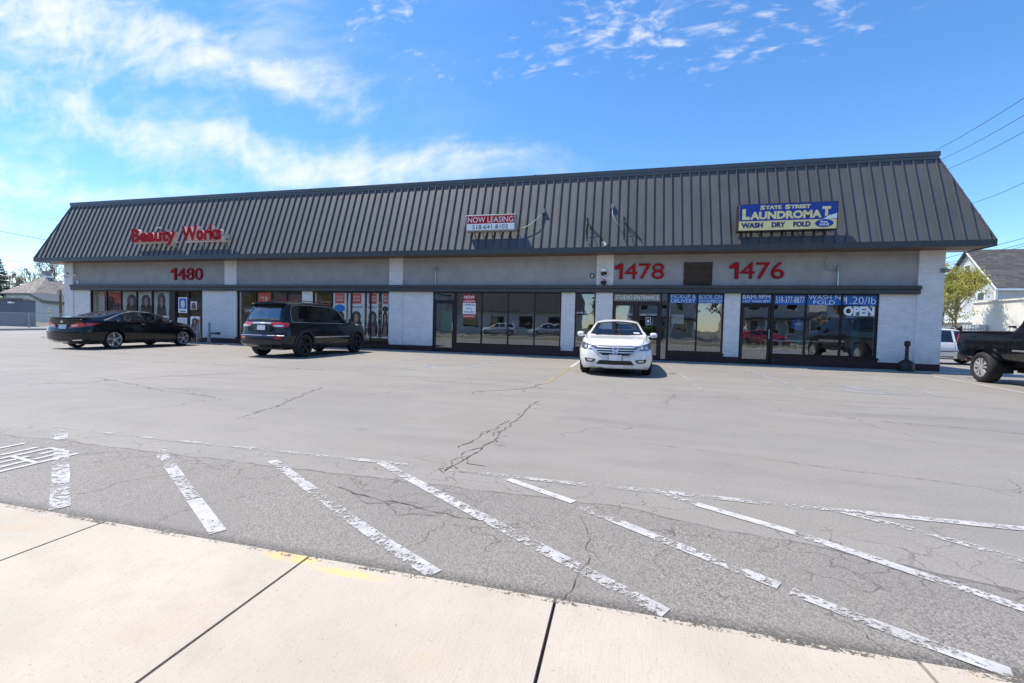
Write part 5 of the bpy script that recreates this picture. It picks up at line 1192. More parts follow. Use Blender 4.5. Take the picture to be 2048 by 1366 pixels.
def build_sedan(label, paint, style, group=None):
    sp = dict(SEDAN)
    if style == 'white':
        sp['top'] = [(-2.44, 1.05), (-2.2, 1.10), (-1.85, 1.13), (-1.0, 1.40), (-.5, 1.455), (0, 1.465), (.35, 1.43), (.62, 1.335), (1.22, 1.01), (1.35, .985), (1.9, .93), (2.25, .86), (2.44, .78)]
        sp['belt'] = [(-2.44, .96), (-1.6, 1.0), (.5, .97), (1.22, .92), (1.7, .88), (2.2, .80), (2.44, .72)]
        sp['front'] = [(.15, .04), (.40, .0), (.62, .02), (.82, .09), (1.0, .3)]
    c = Car(sp, 'sedan', label, 'car', paint, group)
    # glass
    front_w = [(-.05, .985), (-.05, 1.36), (.30, 1.345), (.58, 1.25), (.98, 1.035), (1.02, .985)]
    rear_w = [(-1.0, 1.005), (-1.0, 1.255), (-.75, 1.335), (-.45, 1.37), (-.13, 1.365), (-.13, .985)]
    quarter = [(-1.62, 1.045), (-1.38, 1.105), (-1.07, 1.225), (-1.07, 1.01)]
    gm = 'car_glass'
    for pl in ('left', 'right'):
        for po in (front_w, rear_w): c.holes.append((po, pl))
    ws = [(1.16, -.70), (1.24, -.3), (1.25, 0), (1.24, .3), (1.16, .70), (.50, .545), (.44, 0), (.50, -.545)]
    c.holes.append((ws, 'top'))
    rw = [(-1.72, -.60), (-1.78, 0), (-1.72, .60), (-.92, .52), (-.88, 0), (-.92, -.52)]
    if style == 'white': c.holes.append((rw, 'top'))
    body = c.finish_body()
    def frit(poly, plane, wd=.035, mat='grille', off=.005):
        inn = inset_poly(poly, wd); mb = MB(); n = len(poly)
        for i in range(n): c.shell([poly[i], poly[(i+1) % n], inn[(i+1) % n], inn[i]], plane, off, .12, .012, mb)
        return mb
    for pl in ('left', 'right'):
        for po in (front_w, rear_w):
            g_ = c.P('side_window', c.shell(rnd_poly(po, .03), pl, .002, .09), gm); c.P('window_frame', frit(rnd_poly(po, .03, 2), pl), 'grille', g_)
        c.P('quarter_window', c.shell(rnd_poly(quarter, .02), pl, .003, .09), 'privacy_glass')
        arc = [(-1.70, 1.045), (-1.40, 1.13), (-1.05, 1.26), (-.75, 1.355), (-.45, 1.392), (-.1, 1.388), (.30, 1.367), (.60, 1.27), (1.02, 1.04)]
        c.P('chrome_trim', c.line(arc, pl, .022 if style == 'black' else .014, .007), 'chrome' if style == 'black' else 'grille')
    m = c.shell(ws, 'top', .003, .1); g_ = c.P('windscreen', m, 'wind_glass', smooth=True); c.P('window_frame', frit(ws, 'top', .045), 'grille', g_)
    m = c.shell(rw, 'top', .003, .1); c.P('rear_window', m, 'rear_glass' if style == 'black' else 'wind_glass', smooth=True)
    seats(c, -.05, -1.0)
    c.P('rear_view_mirror', MB().box(.60, .63, -.12, .12, 1.235, 1.295).box(.63, .66, -.05, .05, 1.28, 1.33), 'black')
    # shut lines
    mb = MB()
    for pl in ('left', 'right'):
        c.line([(1.05, .95), (1.08, .60), (1.0, .30)], pl, mb=mb); c.line([(-.09, .97), (-.08, .28)], pl, mb=mb); c.line([(-1.05, .99), (-1.02, .72), (-.90, .55), (-.88, .30)], pl, mb=mb); c.line([(1.02, .32), (-.86, .32)], pl, mb=mb)
        c.line([(-1.9, .70), (-2.0, .45)], pl, mb=mb)
    c.P('shut_lines', mb, 'grille')
    for pl, sd in (('left', 1), ('right', -1)):
        for x in (.12, -.92):
            p = c.cast(pl, x, .87)[0]; c.P('door_handle', MB().box(x-.09, x+.09, p.y-.005, p.y+sd*.028, .855, .882) if sd > 0 else MB().box(x-.09, x+.09, p.y-.028, p.y+.005, .855, .882), paint)
        y = sd*.93; m = MB(); q = Vector((.86, sd*1.0, 1.0))
        m.lathe([(0, sd*.90), (.055, sd*.905), (.075, sd*.95), (.07, sd*1.04), (.045, sd*1.08), (0, sd*1.09)], 14, (.80, 0, 1.02), 'y'); m.box(.78, .84, min(sd*.82, sd*.92), max(sd*.82, sd*.92), .97, 1.0)
        for i, v in enumerate(m.v): m.v[i] = (.80+(v[0]-.80)*.9, v[1], 1.02+(v[2]-1.02)*1.0)
        mo = c.P('wing_mirror', m, paint, smooth=True)
        c.P('mirror_glass', MB().box(.725, .73, min(sd*.95, sd*1.06), max(sd*.95, sd*1.06), .98, 1.06), 'chrome', mo)
    # rear
    tl = [(.28, .74), (.33, .87), (.60, .95), (.86, .93), (.86, .84), (.62, .79)]
    for po in (tl, mirror_pts(tl)):
        o = c.P('tail_light', c.shell(po, 'rear', .010, .06, .02), 'lamp_red'); s_ = 1 if po is tl else -1
        rv = [(s_*.34, .80), (s_*.37, .86), (s_*.58, .875), (s_*.56, .83)]; c.P('reverse_lamp', c.shell(rv if s_ > 0 else rv[::-1], 'rear', .014, .06), 'lamp_clear', o)
    for pl in ('left', 'right'): c.P('tail_light', c.shell([(-2.42, .84), (-2.40, .93), (-2.2, .95), (-1.86, .93), (-2.05, .87), (-2.25, .83)], pl, .010, .06, .02), 'lamp_red')
    c.P('number_plate', c.shell([(-.16, .72), (.16, .72), (.16, .87), (-.16, .87)], 'rear', .012, .1), 'plate')
    c.P('emblem', c.shell([(-.05, .93), (.05, .93), (.05, 1.0), (-.05, 1.0)], 'rear', .012, .1), 'chrome')
    c.P('rear_valance', c.shell([(-.62, .27), (.62, .27), (.70, .36), (-.70, .36)], 'rear', .006, .1), 'cladding')
    for s_ in (-1, 1):
        p = [(s_*.40, .30), (s_*.42, .345), (s_*.72, .36), (s_*.70, .315)]; c.P('exhaust_trim', c.shell(p if s_ > 0 else p[::-1], 'rear', .014, .1, .03), 'chrome')
    sp_m = MB()
    for y0, y1 in zip(np.linspace(-.74, .74, 13)[:-1], np.linspace(-.74, .74, 13)[1:]):
        def xx(y): return -2.36+.12*(abs(y)/.74)**2.2
        sp_m.add([(xx(y0), y0, 1.03), (xx(y1), y1, 1.03), (xx(y1)+.22, y1, 1.08), (xx(y0)+.22, y0, 1.08), (xx(y0)-.045, y0, 1.122), (xx(y1)-.045, y1, 1.122), (xx(y1)+.2, y1, 1.115), (xx(y0)+.2, y0, 1.115)], [(0, 1, 5, 4), (4, 5, 6, 7), (0, 3, 7, 4), (1, 2, 6, 5)])
    if style == 'black': c.P('boot_spoiler', sp_m, paint, smooth=False)
    # front
    if style == 'white':
        gr = [(-.42, .60), (-.30, .53), (.30, .53), (.42, .60), (.50, .715), (-.50, .715)]
        g_ = c.P('grille', c.shell(gr, 'front', .006, .06, .015), 'grille')
        c.P('grille_bar', c.line([(-.46, .665), (.46, .665)], 'front', .024, .022), 'chrome', g_); c.P('grille_bar', c.line([(-.43, .605), (.43, .605)], 'front', .024, .022), 'chrome', g_)
        c.P('grille_surround', c.line([(-.60, .72), (-.52, .66), (-.42, .565), (-.30, .505), (.30, .505), (.42, .565), (.52, .66), (.60, .72)], 'front', .045, .016), 'chrome', g_)
        hb = MB()
        for pts in ([(-.04, .58), (-.055, .70)], [(.04, .58), (.055, .70)], [(-.045, .64), (.045, .64)]): c.line(pts, 'front', .022, .040, hb)
        c.line(rnd_poly([(-.07, .715), (.07, .715), (.055, .565), (-.055, .565)], .02, 3)+[(-.07+.02, .715)], 'front', .012, .036, hb); c.P('emblem', hb, 'chrome', g_)
        hl = [(.52, .655), (.44, .745), (.60, .775), (.80, .835), (.865, .86), (.875, .70), (.78, .655)]
        for po in (hl, mirror_pts(hl)):
            s_ = 1 if po is hl else -1; h_ = c.P('headlight', c.shell(rnd_poly(po, .02, 2), 'front', .008, .05, .02), 'lamp_smoke')
            for yy, rr_ in ((.62, .045), (.74, .038)): c.P('lamp_lens', c.shell([(s_*yy+rr_*math.cos(q), .725+rr_*math.sin(q)) for q in np.linspace(0, 6.283, 13)[:-1]][::s_], 'front', .013, .1, .01), 'lamp_clear', h_)
            f_ = [(s_*.53, .34), (s_*.47, .425), (s_*.76, .445), (s_*.72, .35)]; f_ = f_ if s_ > 0 else f_[::-1]
            fo = c.P('fog_lamp', c.shell(rnd_poly(f_, .02, 2), 'front', .006, .06, .015), 'grille'); f2 = [(s_*.55, .375), (s_*.54, .41), (s_*.69, .42), (s_*.68, .375)]; c.P('lamp_lens', c.shell(f2 if s_ > 0 else f2[::-1], 'front', .012, .06), 'lamp_clear', fo)
        c.P('lower_intake', c.shell(rnd_poly([(-.46, .30), (.46, .30), (.38, .405), (-.38, .405)], .02, 2), 'front', .006, .06, .015), 'grille')
        c.P('lip', c.shell([(-.66, .17), (.66, .17), (.70, .225), (-.70, .225)], 'front', .006, .1), 'cladding')
        c.P('number_plate', c.shell([(-.165, .395), (.165, .395), (.165, .555), (-.165, .555)], 'front', .030, .2, .03), 'grille')
        c.P('number_plate', c.shell([(-.155, .405), (.155, .405), (.155, .545), (-.155, .545)], 'front', .036, .2, .01), 'plate')
        mb = MB(); c.line([(.42, .765), (.0, .745), (-.42, .765)], 'front', .008, .004, mb); c.P('bonnet_gap', mb, 'grille')
        for a in (1, -1):
            mb = c.line([(1.2, a*.79), (1.7, a*.76), (2.1, a*.66)], 'top', .009, .004); c.P('bonnet_gap', mb, 'cladding')
        c.P('wiper', c.line([(1.24, -.55), (1.18, .05)], 'top', .015, .02), 'black'); c.P('wiper', c.line([(1.24, .05), (1.17, .60)], 'top', .015, .02), 'black')
        tag(c.P('windscreen_sticker', c.shell([(1.12, .62), (1.12, .46), (1.06, .45), (1.06, .60)], 'top', .006, .2), 'plate'))
    else:
        hl = [(.48, .70), (.48, .76), (.84, .80), (.84, .70)]
        for po in (hl, mirror_pts(hl)): c.P('headlight', c.shell(po, 'front', .008, .08), 'lamp_clear')
        c.P('grille', c.shell([(-.45, .5), (.45, .5), (.45, .70), (-.45, .70)], 'front', .006, .1), 'grille')
    if style == 'white':
        c.wheels(spoke_wide, 'alloy')
    else: c.wheels(spoke_twin, 'alloy', rimr=.262)
    return c

def build_suv(label, paint, group=None, glass='privacy_glass', name='suv', black=True):
    c = Car(SUV, name, label, 'suv' if black else 'car', paint, group); c.finish_body()
    fw = [(.10, 1.11), (.10, 1.64), (.35, 1.62), (.55, 1.52), (1.0, 1.16), (1.0, 1.11)]
    mw = [(-.93, 1.125), (-.93, 1.66), (.0, 1.65), (.0, 1.115)]
    bw = [(-1.90, 1.14), (-1.83, 1.42), (-1.74, 1.60), (-1.60, 1.655), (-1.04, 1.66), (-1.04, 1.13)]
    for pl in ('left', 'right'):
        for po in (fw, mw, bw): c.P('side_window', c.shell(rnd_poly(po, .03), pl, .004, .1), glass)
        c.P('chrome_trim', c.line([(-1.93, 1.13), (-1.86, 1.43), (-1.76, 1.615), (-1.60, 1.675), (-.9, 1.685), (0, 1.675), (.36, 1.645), (.56, 1.54), (1.02, 1.16)], pl, .016, .007), 'chrome' if black else 'grille')
        c.P('chrome_trim', c.line([(-1.93, 1.125), (-1.0, 1.11), (1.0, 1.095)], pl, .014, .007), 'chrome' if black else 'grille')
        c.P('side_moulding', c.shell([(-.98, .62), (.98, .62), (.98, .66), (-.98, .66)], pl, .022, .2, .02), 'chrome' if black else 'cladding')
        mb = MB(); c.line([(1.02, 1.1), (1.05, .75), (.95, .42)], pl, mb=mb); c.line([(.03, 1.1), (.03, .40)], pl, mb=mb); c.line([(-.99, 1.13), (-1.0, .95), (-.92, .75), (-.9, .42)], pl, mb=mb); c.line([(-1.9, .86), (-2.1, .82)], pl, mb=mb)
        c.P('shut_lines', mb, 'grille')
        c.P('sill_cladding', c.shell([(-.95, .29), (1.05, .29), (1.05, .40), (-.95, .40)], pl, .012, .2, .012), 'cladding')
        sd = 1 if pl == 'left' else -1
        for x in (.16, -.84):
            p = c.cast(pl, x, 1.02)[0]; c.P('door_handle', MB().box(x-.09, x+.09, min(p.y, p.y+sd*.03), max(p.y, p.y+sd*.03), 1.0, 1.03), 'paint_suv' if black else paint)
        m = MB().lathe([(0, sd*.93), (.085, sd*.935), (.105, sd*.98), (.10, sd*1.06), (.06, sd*1.11), (0, sd*1.115)], 14, (.86, 0, 1.19), 'y').box(.83, .90, min(sd*.82, sd*.95), max(sd*.82, sd*.95), 1.12, 1.16)
        mo = c.P('wing_mirror', m, paint, smooth=True); c.P('mirror_glass', MB().box(.758, .764, min(sd*.97, sd*1.08), max(sd*.97, sd*1.08), 1.13, 1.25), 'chrome', mo)
        c.P('roof_rail', MB().tube([(.25, sd*.60, 1.76), (.15, sd*.605, 1.81), (-.5, sd*.605, 1.83), (-1.3, sd*.60, 1.82), (-1.55, sd*.595, 1.79)], .014, 8), 'cladding' if black else 'paint_white', smooth=True)
    ws = [(1.06, -.72), (1.14, -.3), (1.15, 0), (1.14, .3), (1.06, .72), (.40, .60), (.36, 0), (.40, -.60)]
    c.P('windscreen', c.shell(ws, 'top', .004, .1), glass, smooth=True)
    c.P('rear_window', c.shell(rnd_poly([(-.60, 1.17), (.60, 1.17), (.50, 1.62), (-.50, 1.62)], .05), 'rear', .005, .06), 'rear_glass', smooth=True)
    # roof spoiler
    m = MB()
    ys = np.linspace(-.60, .60, 13)
    for y0, y1 in zip(ys[:-1], ys[1:]):
        X_ = lambda y: -2.17+.10*(abs(y)/.6)**2; Zt = lambda y: 1.765-.035*(abs(y)/.6)**3
        m.add([(X_(y0), y0, Zt(y0)-.03), (X_(y1), y1, Zt(y1)-.03), (-1.75, y1, Zt(y1)+.005), (-1.75, y0, Zt(y0)+.005), (X_(y0), y0, Zt(y0)-.075), (X_(y1), y1, Zt(y1)-.075), (-1.85, y1, 1.60), (-1.85, y0, 1.60)], [(0, 1, 2, 3), (0, 4, 5, 1), (4, 7, 6, 5)])
    m.add([(-2.07, -.6, 1.66), (-2.07, -.6, 1.615), (-1.85, -.6, 1.60), (-1.75, -.6, 1.69)], [(0, 1, 2, 3)]); m.add([(-2.07, .6, 1.66), (-2.07, .6, 1.615), (-1.85, .6, 1.60), (-1.75, .6, 1.69)], [(0, 1, 2, 3)])
    c.P('roof_spoiler', m, paint)
    tl = [(.34, 1.10), (.40, .985), (.56, .955), (.84, .955), (.90, 1.10)]
    for po in (tl, mirror_pts(tl)):
        s_ = 1 if po is tl else -1; o = c.P('tail_light', c.shell(po, 'rear', .014, .06, .03), 'lamp_red')
        q = [(s_*.46, .975), (s_*.44, 1.02), (s_*.78, 1.02), (s_*.78, .975)]; c.P('reverse_lamp', c.shell(q if s_ > 0 else q[::-1], 'rear', .019, .06), 'lamp_clear', o)
        q = [(s_*.56, .60), (s_*.56, .66), (s_*.76, .66), (s_*.76, .60)]; c.P('reflector', c.shell(q if s_ > 0 else q[::-1], 'rear', .012, .1), 'lamp_red')
    for pl in ('left', 'right'): c.P('tail_light', c.shell([(-2.38, .97), (-2.36, 1.10), (-2.05, 1.10), (-2.12, .98)], pl, .014, .06, .03), 'lamp_red')
    c.P('chrome_bar', c.shell([(-.38, 1.05), (.38, 1.05), (.36, 1.105), (-.36, 1.105)], 'rear', .018, .1, .02), 'chrome')
    c.P('number_plate', c.shell([(-.155, .86), (.155, .86), (.155, 1.01), (-.155, 1.01)], 'rear', .014, .1), 'plate')
    c.P('bumper_trim', c.line([(-.84, .70), (.84, .70)], 'rear', .011, .012), 'chrome'); c.P('bumper_gap', c.line([(-.80, .80), (-.5, .775), (.5, .775), (.80, .80)], 'rear', .01, .006), 'grille')
    c.P('bumper_lower', c.shell([(-.84, .33), (.84, .33), (.86, .52), (-.86, .52)], 'rear', .010, .1, .015), 'cladding')
    c.P('rear_wiper', MB().tube([(-2.36, .02, 1.17), (-2.33, -.15, 1.20), (-2.32, -.34, 1.19)], .014, 6).box(-2.39, -2.34, -.03, .16, 1.155, 1.185), 'black')
    c.P('exhaust', MB().lathe([(.04, -2.38), (.04, -2.1)], 14, (0, -.52, .36), 'x'), 'grille', smooth=True)
    hl = [(.56, .80), (.54, .95), (.84, .98), (.86, .82)]
    for po in (hl, mirror_pts(hl)): c.P('headlight', c.shell(po, 'front', .01, .08), 'lamp_clear')
    c.P('grille', c.shell([(-.46, .78), (.46, .78), (.48, .96), (-.48, .96)], 'front', .01, .1), 'grille' if black else 'chrome'); c.P('lower_intake', c.shell([(-.6, .42), (.6, .42), (.5, .60), (-.5, .60)], 'front', .01, .1), 'grille')
    c.flare(.065, .022, 'cladding' if black else 'paint_silver')
    c.wheels(spoke_wide, 'rim_black' if black else 'alloy', .25, .262)
    return c

def build_truck(label):
    sp = dict(L=5.85, W=1.98, tyre=.40, arch=.485, axles=(1.90, -1.75), ground=.45, plan=(.22, .03), blend=.35, inset=-.02, N=130, nsp=5,
        top=[(-2.925, 1.335), (-.92, 1.34), (-.88, 1.36), (-.76, 1.80), (-.58, 1.93), (.1, 1.97), (.8, 1.93), (1.05, 1.86), (1.62, 1.42), (1.75, 1.36), (2.6, 1.28), (2.925, 1.12)],
        belt=[(-2.925, 1.31), (-.95, 1.315), (-.8, 1.33), (1.6, 1.28), (2.5, 1.18), (2.925, 1.05)],
        zb=[(-2.925, .68), (-2.5, .62), (-.6, .60), (2.0, .56), (2.925, .56)],
        wb=[(-2.925, .89), (-.6, .90), (1.6, .90), (2.5, .86), (2.925, .74)], wm=[(-2.925, .935), (-2.6, .955), (2.3, .955), (2.925, .84)],
        wr=[(-2.925, .87), (-.92, .87), (-.76, .74), (0, .72), (.9, .74), (1.6, .84), (2.925, .7)],
        sig={'top': .025, 'wr': .03, 'belt': .03}, front=[(.4, .05), (.8, 0), (1.3, .1)], rear=[(.5, .03), (1.3, 0)])
    c = Car(sp, 'pickup_truck', label, 'truck', 'paint_black')
    c.finish_body(drop=lambda q: q[2] > 1.325 and -2.84 < q[0] < -.98 and abs(q[1]) < .85)
    m = MB(); m.box(-2.86, -.96, -.80, .80, .80, .84); m.box(-2.86, -.96, .80, .84, .80, 1.33); m.box(-2.86, -.96, -.84, -.80, .80, 1.33); m.box(-.98, -.94, -.8, .8, .8, 1.33); m.box(-2.88, -2.84, -.80, .80, .8, 1.33)
    c.P('bed_liner', m, 'cladding')
    for sd in (1, -1):
        c.P('bed_rail', MB().box(-2.90, -.94, min(sd*.82, sd*.915), max(sd*.82, sd*.915), 1.325, 1.355), 'black')
    rw = [(-.68, 1.36), (-.62, 1.72), (-.48, 1.80), (.28, 1.82), (.28, 1.36)]; fw = [(.36, 1.36), (.36, 1.82), (.9, 1.79), (1.08, 1.70), (1.48, 1.36)]
    for pl in ('left', 'right'):
        for po in (rw, fw): c.P('side_window', c.shell(rnd_poly(po, .05), pl, .004, .1), 'privacy_glass')
        mb = MB(); c.line([(-.90, 1.30), (-.90, .62)], pl, .02, mb=mb); c.line([(-.75, 1.33), (-.80, 1.0), (-.68, .68), (.2, .64)], pl, .011, mb=mb); c.line([(.33, 1.8), (.33, .64)], pl, .011, mb=mb); c.line([(1.5, 1.3), (1.5, .64)], pl, .011, mb=mb); c.P('shut_lines', mb, 'grille')
        c.P('side_moulding', c.shell([(-.76, .86), (1.45, .86), (1.45, .90), (-.76, .90)], pl, .014, .2, .012), 'chrome')
        c.P('body_crease', c.line([(-2.80, 1.14), (-.62, 1.14)], pl, .012, .006), 'cladding')
        c.P('tail_light', c.shell([(-2.92, .92), (-2.92, 1.28), (-2.84, 1.27), (-2.80, 1.15), (-2.86, .95)], pl, .012, .06, .02), 'lamp_red')
        sd = 1 if pl == 'left' else -1
        for x in (-.55, .5):
            p = c.cast(pl, x, 1.14)[0]; c.P('door_handle', MB().tube([(x-.1, p.y+sd*.0, 1.13), (x-.05, p.y+sd*.035, 1.14), (x+.06, p.y+sd*.035, 1.14), (x+.1, p.y, 1.13)], .014, 8), 'paint_black', smooth=True)
        c.P('side_step', MB().box(-.4, 1.4, min(sd*.80, sd*.93), max(sd*.80, sd*.93), .52, .58), 'cladding')
        m = MB().lathe([(0, sd*.97), (.11, sd*.98), (.12, sd*1.10), (0, sd*1.14)], 12, (1.3, 0, 1.42), 'y'); c.P('wing_mirror', m, 'paint_black', smooth=True)
    for s_ in (1, -1): q = [(s_*.80, .92), (s_*.80, 1.28), (s_*.92, 1.28), (s_*.92, .92)]; c.P('tail_light', c.shell(q if s_ > 0 else q[::-1], 'rear', .012, .1), 'lamp_red')
    c.P('rear_bumper', MB().box(-3.06, -2.90, -.90, .90, .55, .74), 'chrome'); c.P('rear_window', c.shell([(-.6, 1.45), (.6, 1.45), (.55, 1.78), (-.55, 1.78)], 'rear', .005, .1), 'privacy_glass')
    c.P('windscreen', c.shell([(1.62, -.74), (1.70, 0), (1.62, .74), (1.02, .64), (1.0, 0), (1.02, -.64)], 'top', .004, .1), 'privacy_glass')
    c.P('exhaust', MB().tube([(-2.2, -.62, .58), (-2.55, -.75, .55), (-2.70, -.80, .54)], .04, 10), PM('rusty_pipe', (.12, .05, .03), .7))
    c.P('axle', MB().tube([(-1.75, -.8, .40), (-1.75, .8, .40)], .06, 10).box(-1.9, -1.6, -.15, .15, .28, .55), 'grille'); c.P('chassis', MB().box(-2.8, 2.6, -.5, -.4, .5, .64).box(-2.8, 2.6, .4, .5, .5, .64), 'grille')
    c.flare(.10, .05, 'paint_black', -.12, math.pi+.12)
    c.wheels(spoke_double, 'alloy', .30, .25)
    return c

c1 = build_sedan('glossy black sedan parked nose in by the 1480 doorway', 'paint_black', 'black').place(-19.10, 13.55, 95)
c2 = build_suv('black SUV with dark wheels parked nose in by the shop window', 'paint_suv').place(-10.98, 13.85, 89); c2.root.scale = (.97, .98, 1.02)
c3 = build_sedan('white sedan facing out in front of the studio doors', 'paint_white', 'white').place(-.13, 13.52, -90)
c4 = build_truck('lifted black pickup truck cut off by the right edge').place(10.14, 12.52, -94)
c5 = build_suv('white wagon partly hidden behind the black pickup truck', 'paint_white', name='parked_wagon', black=False).place(13.5, 23.2, 2); c5.root.scale = (.9, .9, .86)
c6 = build_sedan('dark sedan seen through the chain link fence at far left', 'paint_navy', 'dark').place(-52.5, 33.0, -60)

# ------------------------------------------------------------------ trees
MT['bark'] = PM('bark', (.13, .10, .075), .9, var=.3, scale=8, bump=.6)
MT['bark_pale'] = PM('bark_pale', (.24, .20, .16), .9, var=.25, scale=8)
def leaf_mat(name, a, b, trans=.35):
    m, t, p = new_mat(name)
    g = t.new('ShaderNodeNewGeometry'); n = t.noise(g.outputs['Position'], 1.3, 4, .7); n2 = t.noise(g.outputs['Position'], 14, 2, .6)
    c = t.mixc(t.ramp(t.math('ADD', t.math('MULTIPLY', n, .6), t.math('MULTIPLY', n2, .4)), .38, .62), a, b)
    t.link(c, p.inputs['Base Color']); p.inputs['Roughness'].default_value = .6
    tl = t.new('ShaderNodeBsdfTranslucent'); t.link(c, tl.inputs[0]); mx = t.new('ShaderNodeMixShader'); mx.inputs[0].default_value = trans
    t.link(p.outputs[0], mx.inputs[1]); t.link(tl.outputs[0], mx.inputs[2]); t.link(mx.outputs[0], t.n['Material Output'].inputs[0]); return m
MT['leaf_spring'] = leaf_mat('spring_leaves', (.36, .38, .07), (.56, .50, .13), .5)
MT['leaf_green'] = leaf_mat('green_leaves', (.06, .11, .025), (.14, .19, .04))
MT['needles'] = leaf_mat('needles', (.055, .075, .065), (.10, .12, .10), .2)
MT['buds'] = leaf_mat('tree_buds', (.26, .20, .15), (.38, .32, .22), .2)
def tree(name, label, x, y, h, spread, leaves=0, lmat='leaf_spring', seed=1, lsize=.09, depth=5, lean=0, group=None, trunk_r=None, z0=0, bark='bark', low=.25, split=3, spr=.55):
    rnd = random.Random(seed); t = empty(name, (x, y, z0), label, 'tree', group)
    br = MB(); tips = []
    def grow(p, d, L, r, k):
        n = 3; pts = [p]; q = p
        for i in range(n):
            d = (d+Vector((rnd.gauss(0, .12), rnd.gauss(0, .12), rnd.gauss(.03, .06)))).normalized(); q = q+d*L/n; pts.append(q)
        br.tube(pts, r, 6 if k > 2 else 4, r2=r*.62, cap=False)
        if k <= 2: tips.extend([(pts[1], r), (pts[2], r), (pts[3], r)])
        if k == 0: return
        for i in range(split if k > 1 else 3):
            a = rnd.uniform(0, 6.28); sp_ = rnd.uniform(.35, .95)*spr*1.4
            side = Vector((math.cos(a), math.sin(a), 0)); nd = (d*(1-.25*sp_)+side*sp_*spread+Vector((0, 0, .15))).normalized()
            grow(q if i else q, nd, L*rnd.uniform(.62, .82), r*.58, k-1)
        if k > 1:
            a = rnd.uniform(0, 6.28); m_ = pts[1]+(pts[2]-pts[1])*rnd.random(); grow(m_, (d*.5+Vector((math.cos(a), math.sin(a), .3))*.8).normalized(), L*.6, r*.4, k-2 if k > 2 else 0)
    r0 = trunk_r or h*.022
    grow(Vector((x, y, z0)), Vector((lean, 0, 1)).normalized(), h*low, r0, depth)
    br.build('trunk', bark, t)
    if leaves:
        lf = MB()
        for i in range(leaves):
            p, r_ = tips[rnd.randrange(len(tips))]; c = p+Vector((rnd.gauss(0, .16), rnd.gauss(0, .16), rnd.gauss(0, .14)))*spread*1.2
            a = Vector((rnd.gauss(0, 1), rnd.gauss(0, 1), rnd.gauss(0, 1))).normalized(); b = a.orthogonal().normalized(); s_ = lsize*rnd.uniform(.5, 1.3); b2 = a.cross(b)*s_*.6; b = b*s_
            lf.add([c-b, c-b2, c+b, c+b2], [(0, 1, 2, 3)])
        lf.build('crown', lmat, t)
    return t
def spruce(label, x, y, h, r, seed=1, group=None):
    rnd = random.Random(seed); t = empty('spruce_tree', (x, y, 0), label, 'tree', group)
    MB().tube([(x, y, 0), (x, y, h)], h*.014, 8, r2=.02).build('trunk', 'bark', t); lf = MB()
    k = int(h*3.2)
    for i in range(k):
        z = h*(.12+.88*i/k); R_ = r*(1-(i/k))**.8*rnd.uniform(.7, 1.12)+.15
        for j in range(7):
            a = rnd.uniform(0, 6.28); d = Vector((math.cos(a), math.sin(a), 0)); n = max(3, int(R_*6))
            for q in range(n):
                f = q/n; c = Vector((x, y, z))+d*R_*f+Vector((0, 0, -.16*R_*f+.1*f*f*R_)); w_ = .26*(1-f*.5)
                for s_ in (-1, 1, 0):
                    sd = Vector((-d.y, d.x, 0))*w_*s_*rnd.uniform(.6, 1.2); e = c+d*.25+sd+Vector((0, 0, rnd.uniform(-.16, .02)))
                    nn = Vector((rnd.uniform(-.06, .06), rnd.uniform(-.06, .06), .06)); lf.add([c, e-nn, e+d*.12, e+nn], [(0, 1, 2, 3)])
    lf.build('crown', 'needles', t); return t

# ------------------------------------------------------------------ right background
def siding(name, col, var=.05, pitch=.13, rough=.55):
    m, t, p = new_mat(name); g = t.new('ShaderNodeNewGeometry'); s = t.new('ShaderNodeSeparateXYZ'); t.link(g.outputs['Position'], s.inputs[0])
    f = t.math('FRACT', t.math('DIVIDE', s.outputs[2], pitch)); n = t.noise(g.outputs['Position'], 2.2, 5, .6)
    c = t.mixc(t.ramp(n, .3, .7), tuple(x*(1-var) for x in col), tuple(min(1, x*(1+var)) for x in col)); c = t.mixc(t.ramp(f, .12, .0, 0, .6), c, tuple(x*.45 for x in col))
    t.link(c, p.inputs['Base Color']); p.inputs['Roughness'].default_value = rough
    bn = t.new('ShaderNodeBump'); bn.inputs['Strength'].default_value = .6; bn.inputs['Distance'].default_value = .02; t.link(f, bn.inputs['Height']); t.link(bn.outputs[0], p.inputs['Normal']); return m
MT['siding_white'] = siding('white_siding', (.55, .56, .55)); MT['siding_blue'] = siding('pale_blue_siding', (.60, .64, .70)); MT['siding_slate'] = siding('slate_block', (.11, .135, .17), pitch=.2, rough=.9)
def shingle(name, col):
    m, t, p = new_mat(name); g = t.new('ShaderNodeNewGeometry'); s = t.new('ShaderNodeSeparateXYZ'); t.link(g.outputs['Position'], s.inputs[0])
    c = t.new('ShaderNodeCombineXYZ'); t.link(t.math('ADD', s.outputs[0], s.outputs[1]), c.inputs[0]); t.link(s.outputs[2], c.inputs[1])
    b = t.new('ShaderNodeTexBrick'); t.link(c.outputs[0], b.inputs['Vector']); b.inputs['Scale'].default_value = 1; b.inputs['Brick Width'].default_value = .5; b.inputs['Row Height'].default_value = .16; b.inputs['Mortar Size'].default_value = .01
    b.inputs['Color1'].default_value = (*[x*.7 for x in col], 1); b.inputs['Color2'].default_value = (*[x*1.35 for x in col], 1); b.inputs['Mortar'].default_value = (*[x*.5 for x in col], 1)
    t.link(t.mixc(t.ramp(t.noise(g.outputs['Position'], .8, 5, .6), .35, .7, 0, .4), b.outputs[0], tuple(x*.7 for x in col)), p.inputs['Base Color']); p.inputs['Roughness'].default_value = .9; return m
MT['shingle_dark'] = shingle('dark_shingles', (.085, .08, .08)); MT['shingle_tan'] = shingle('tan_shingles', (.27, .235, .205))
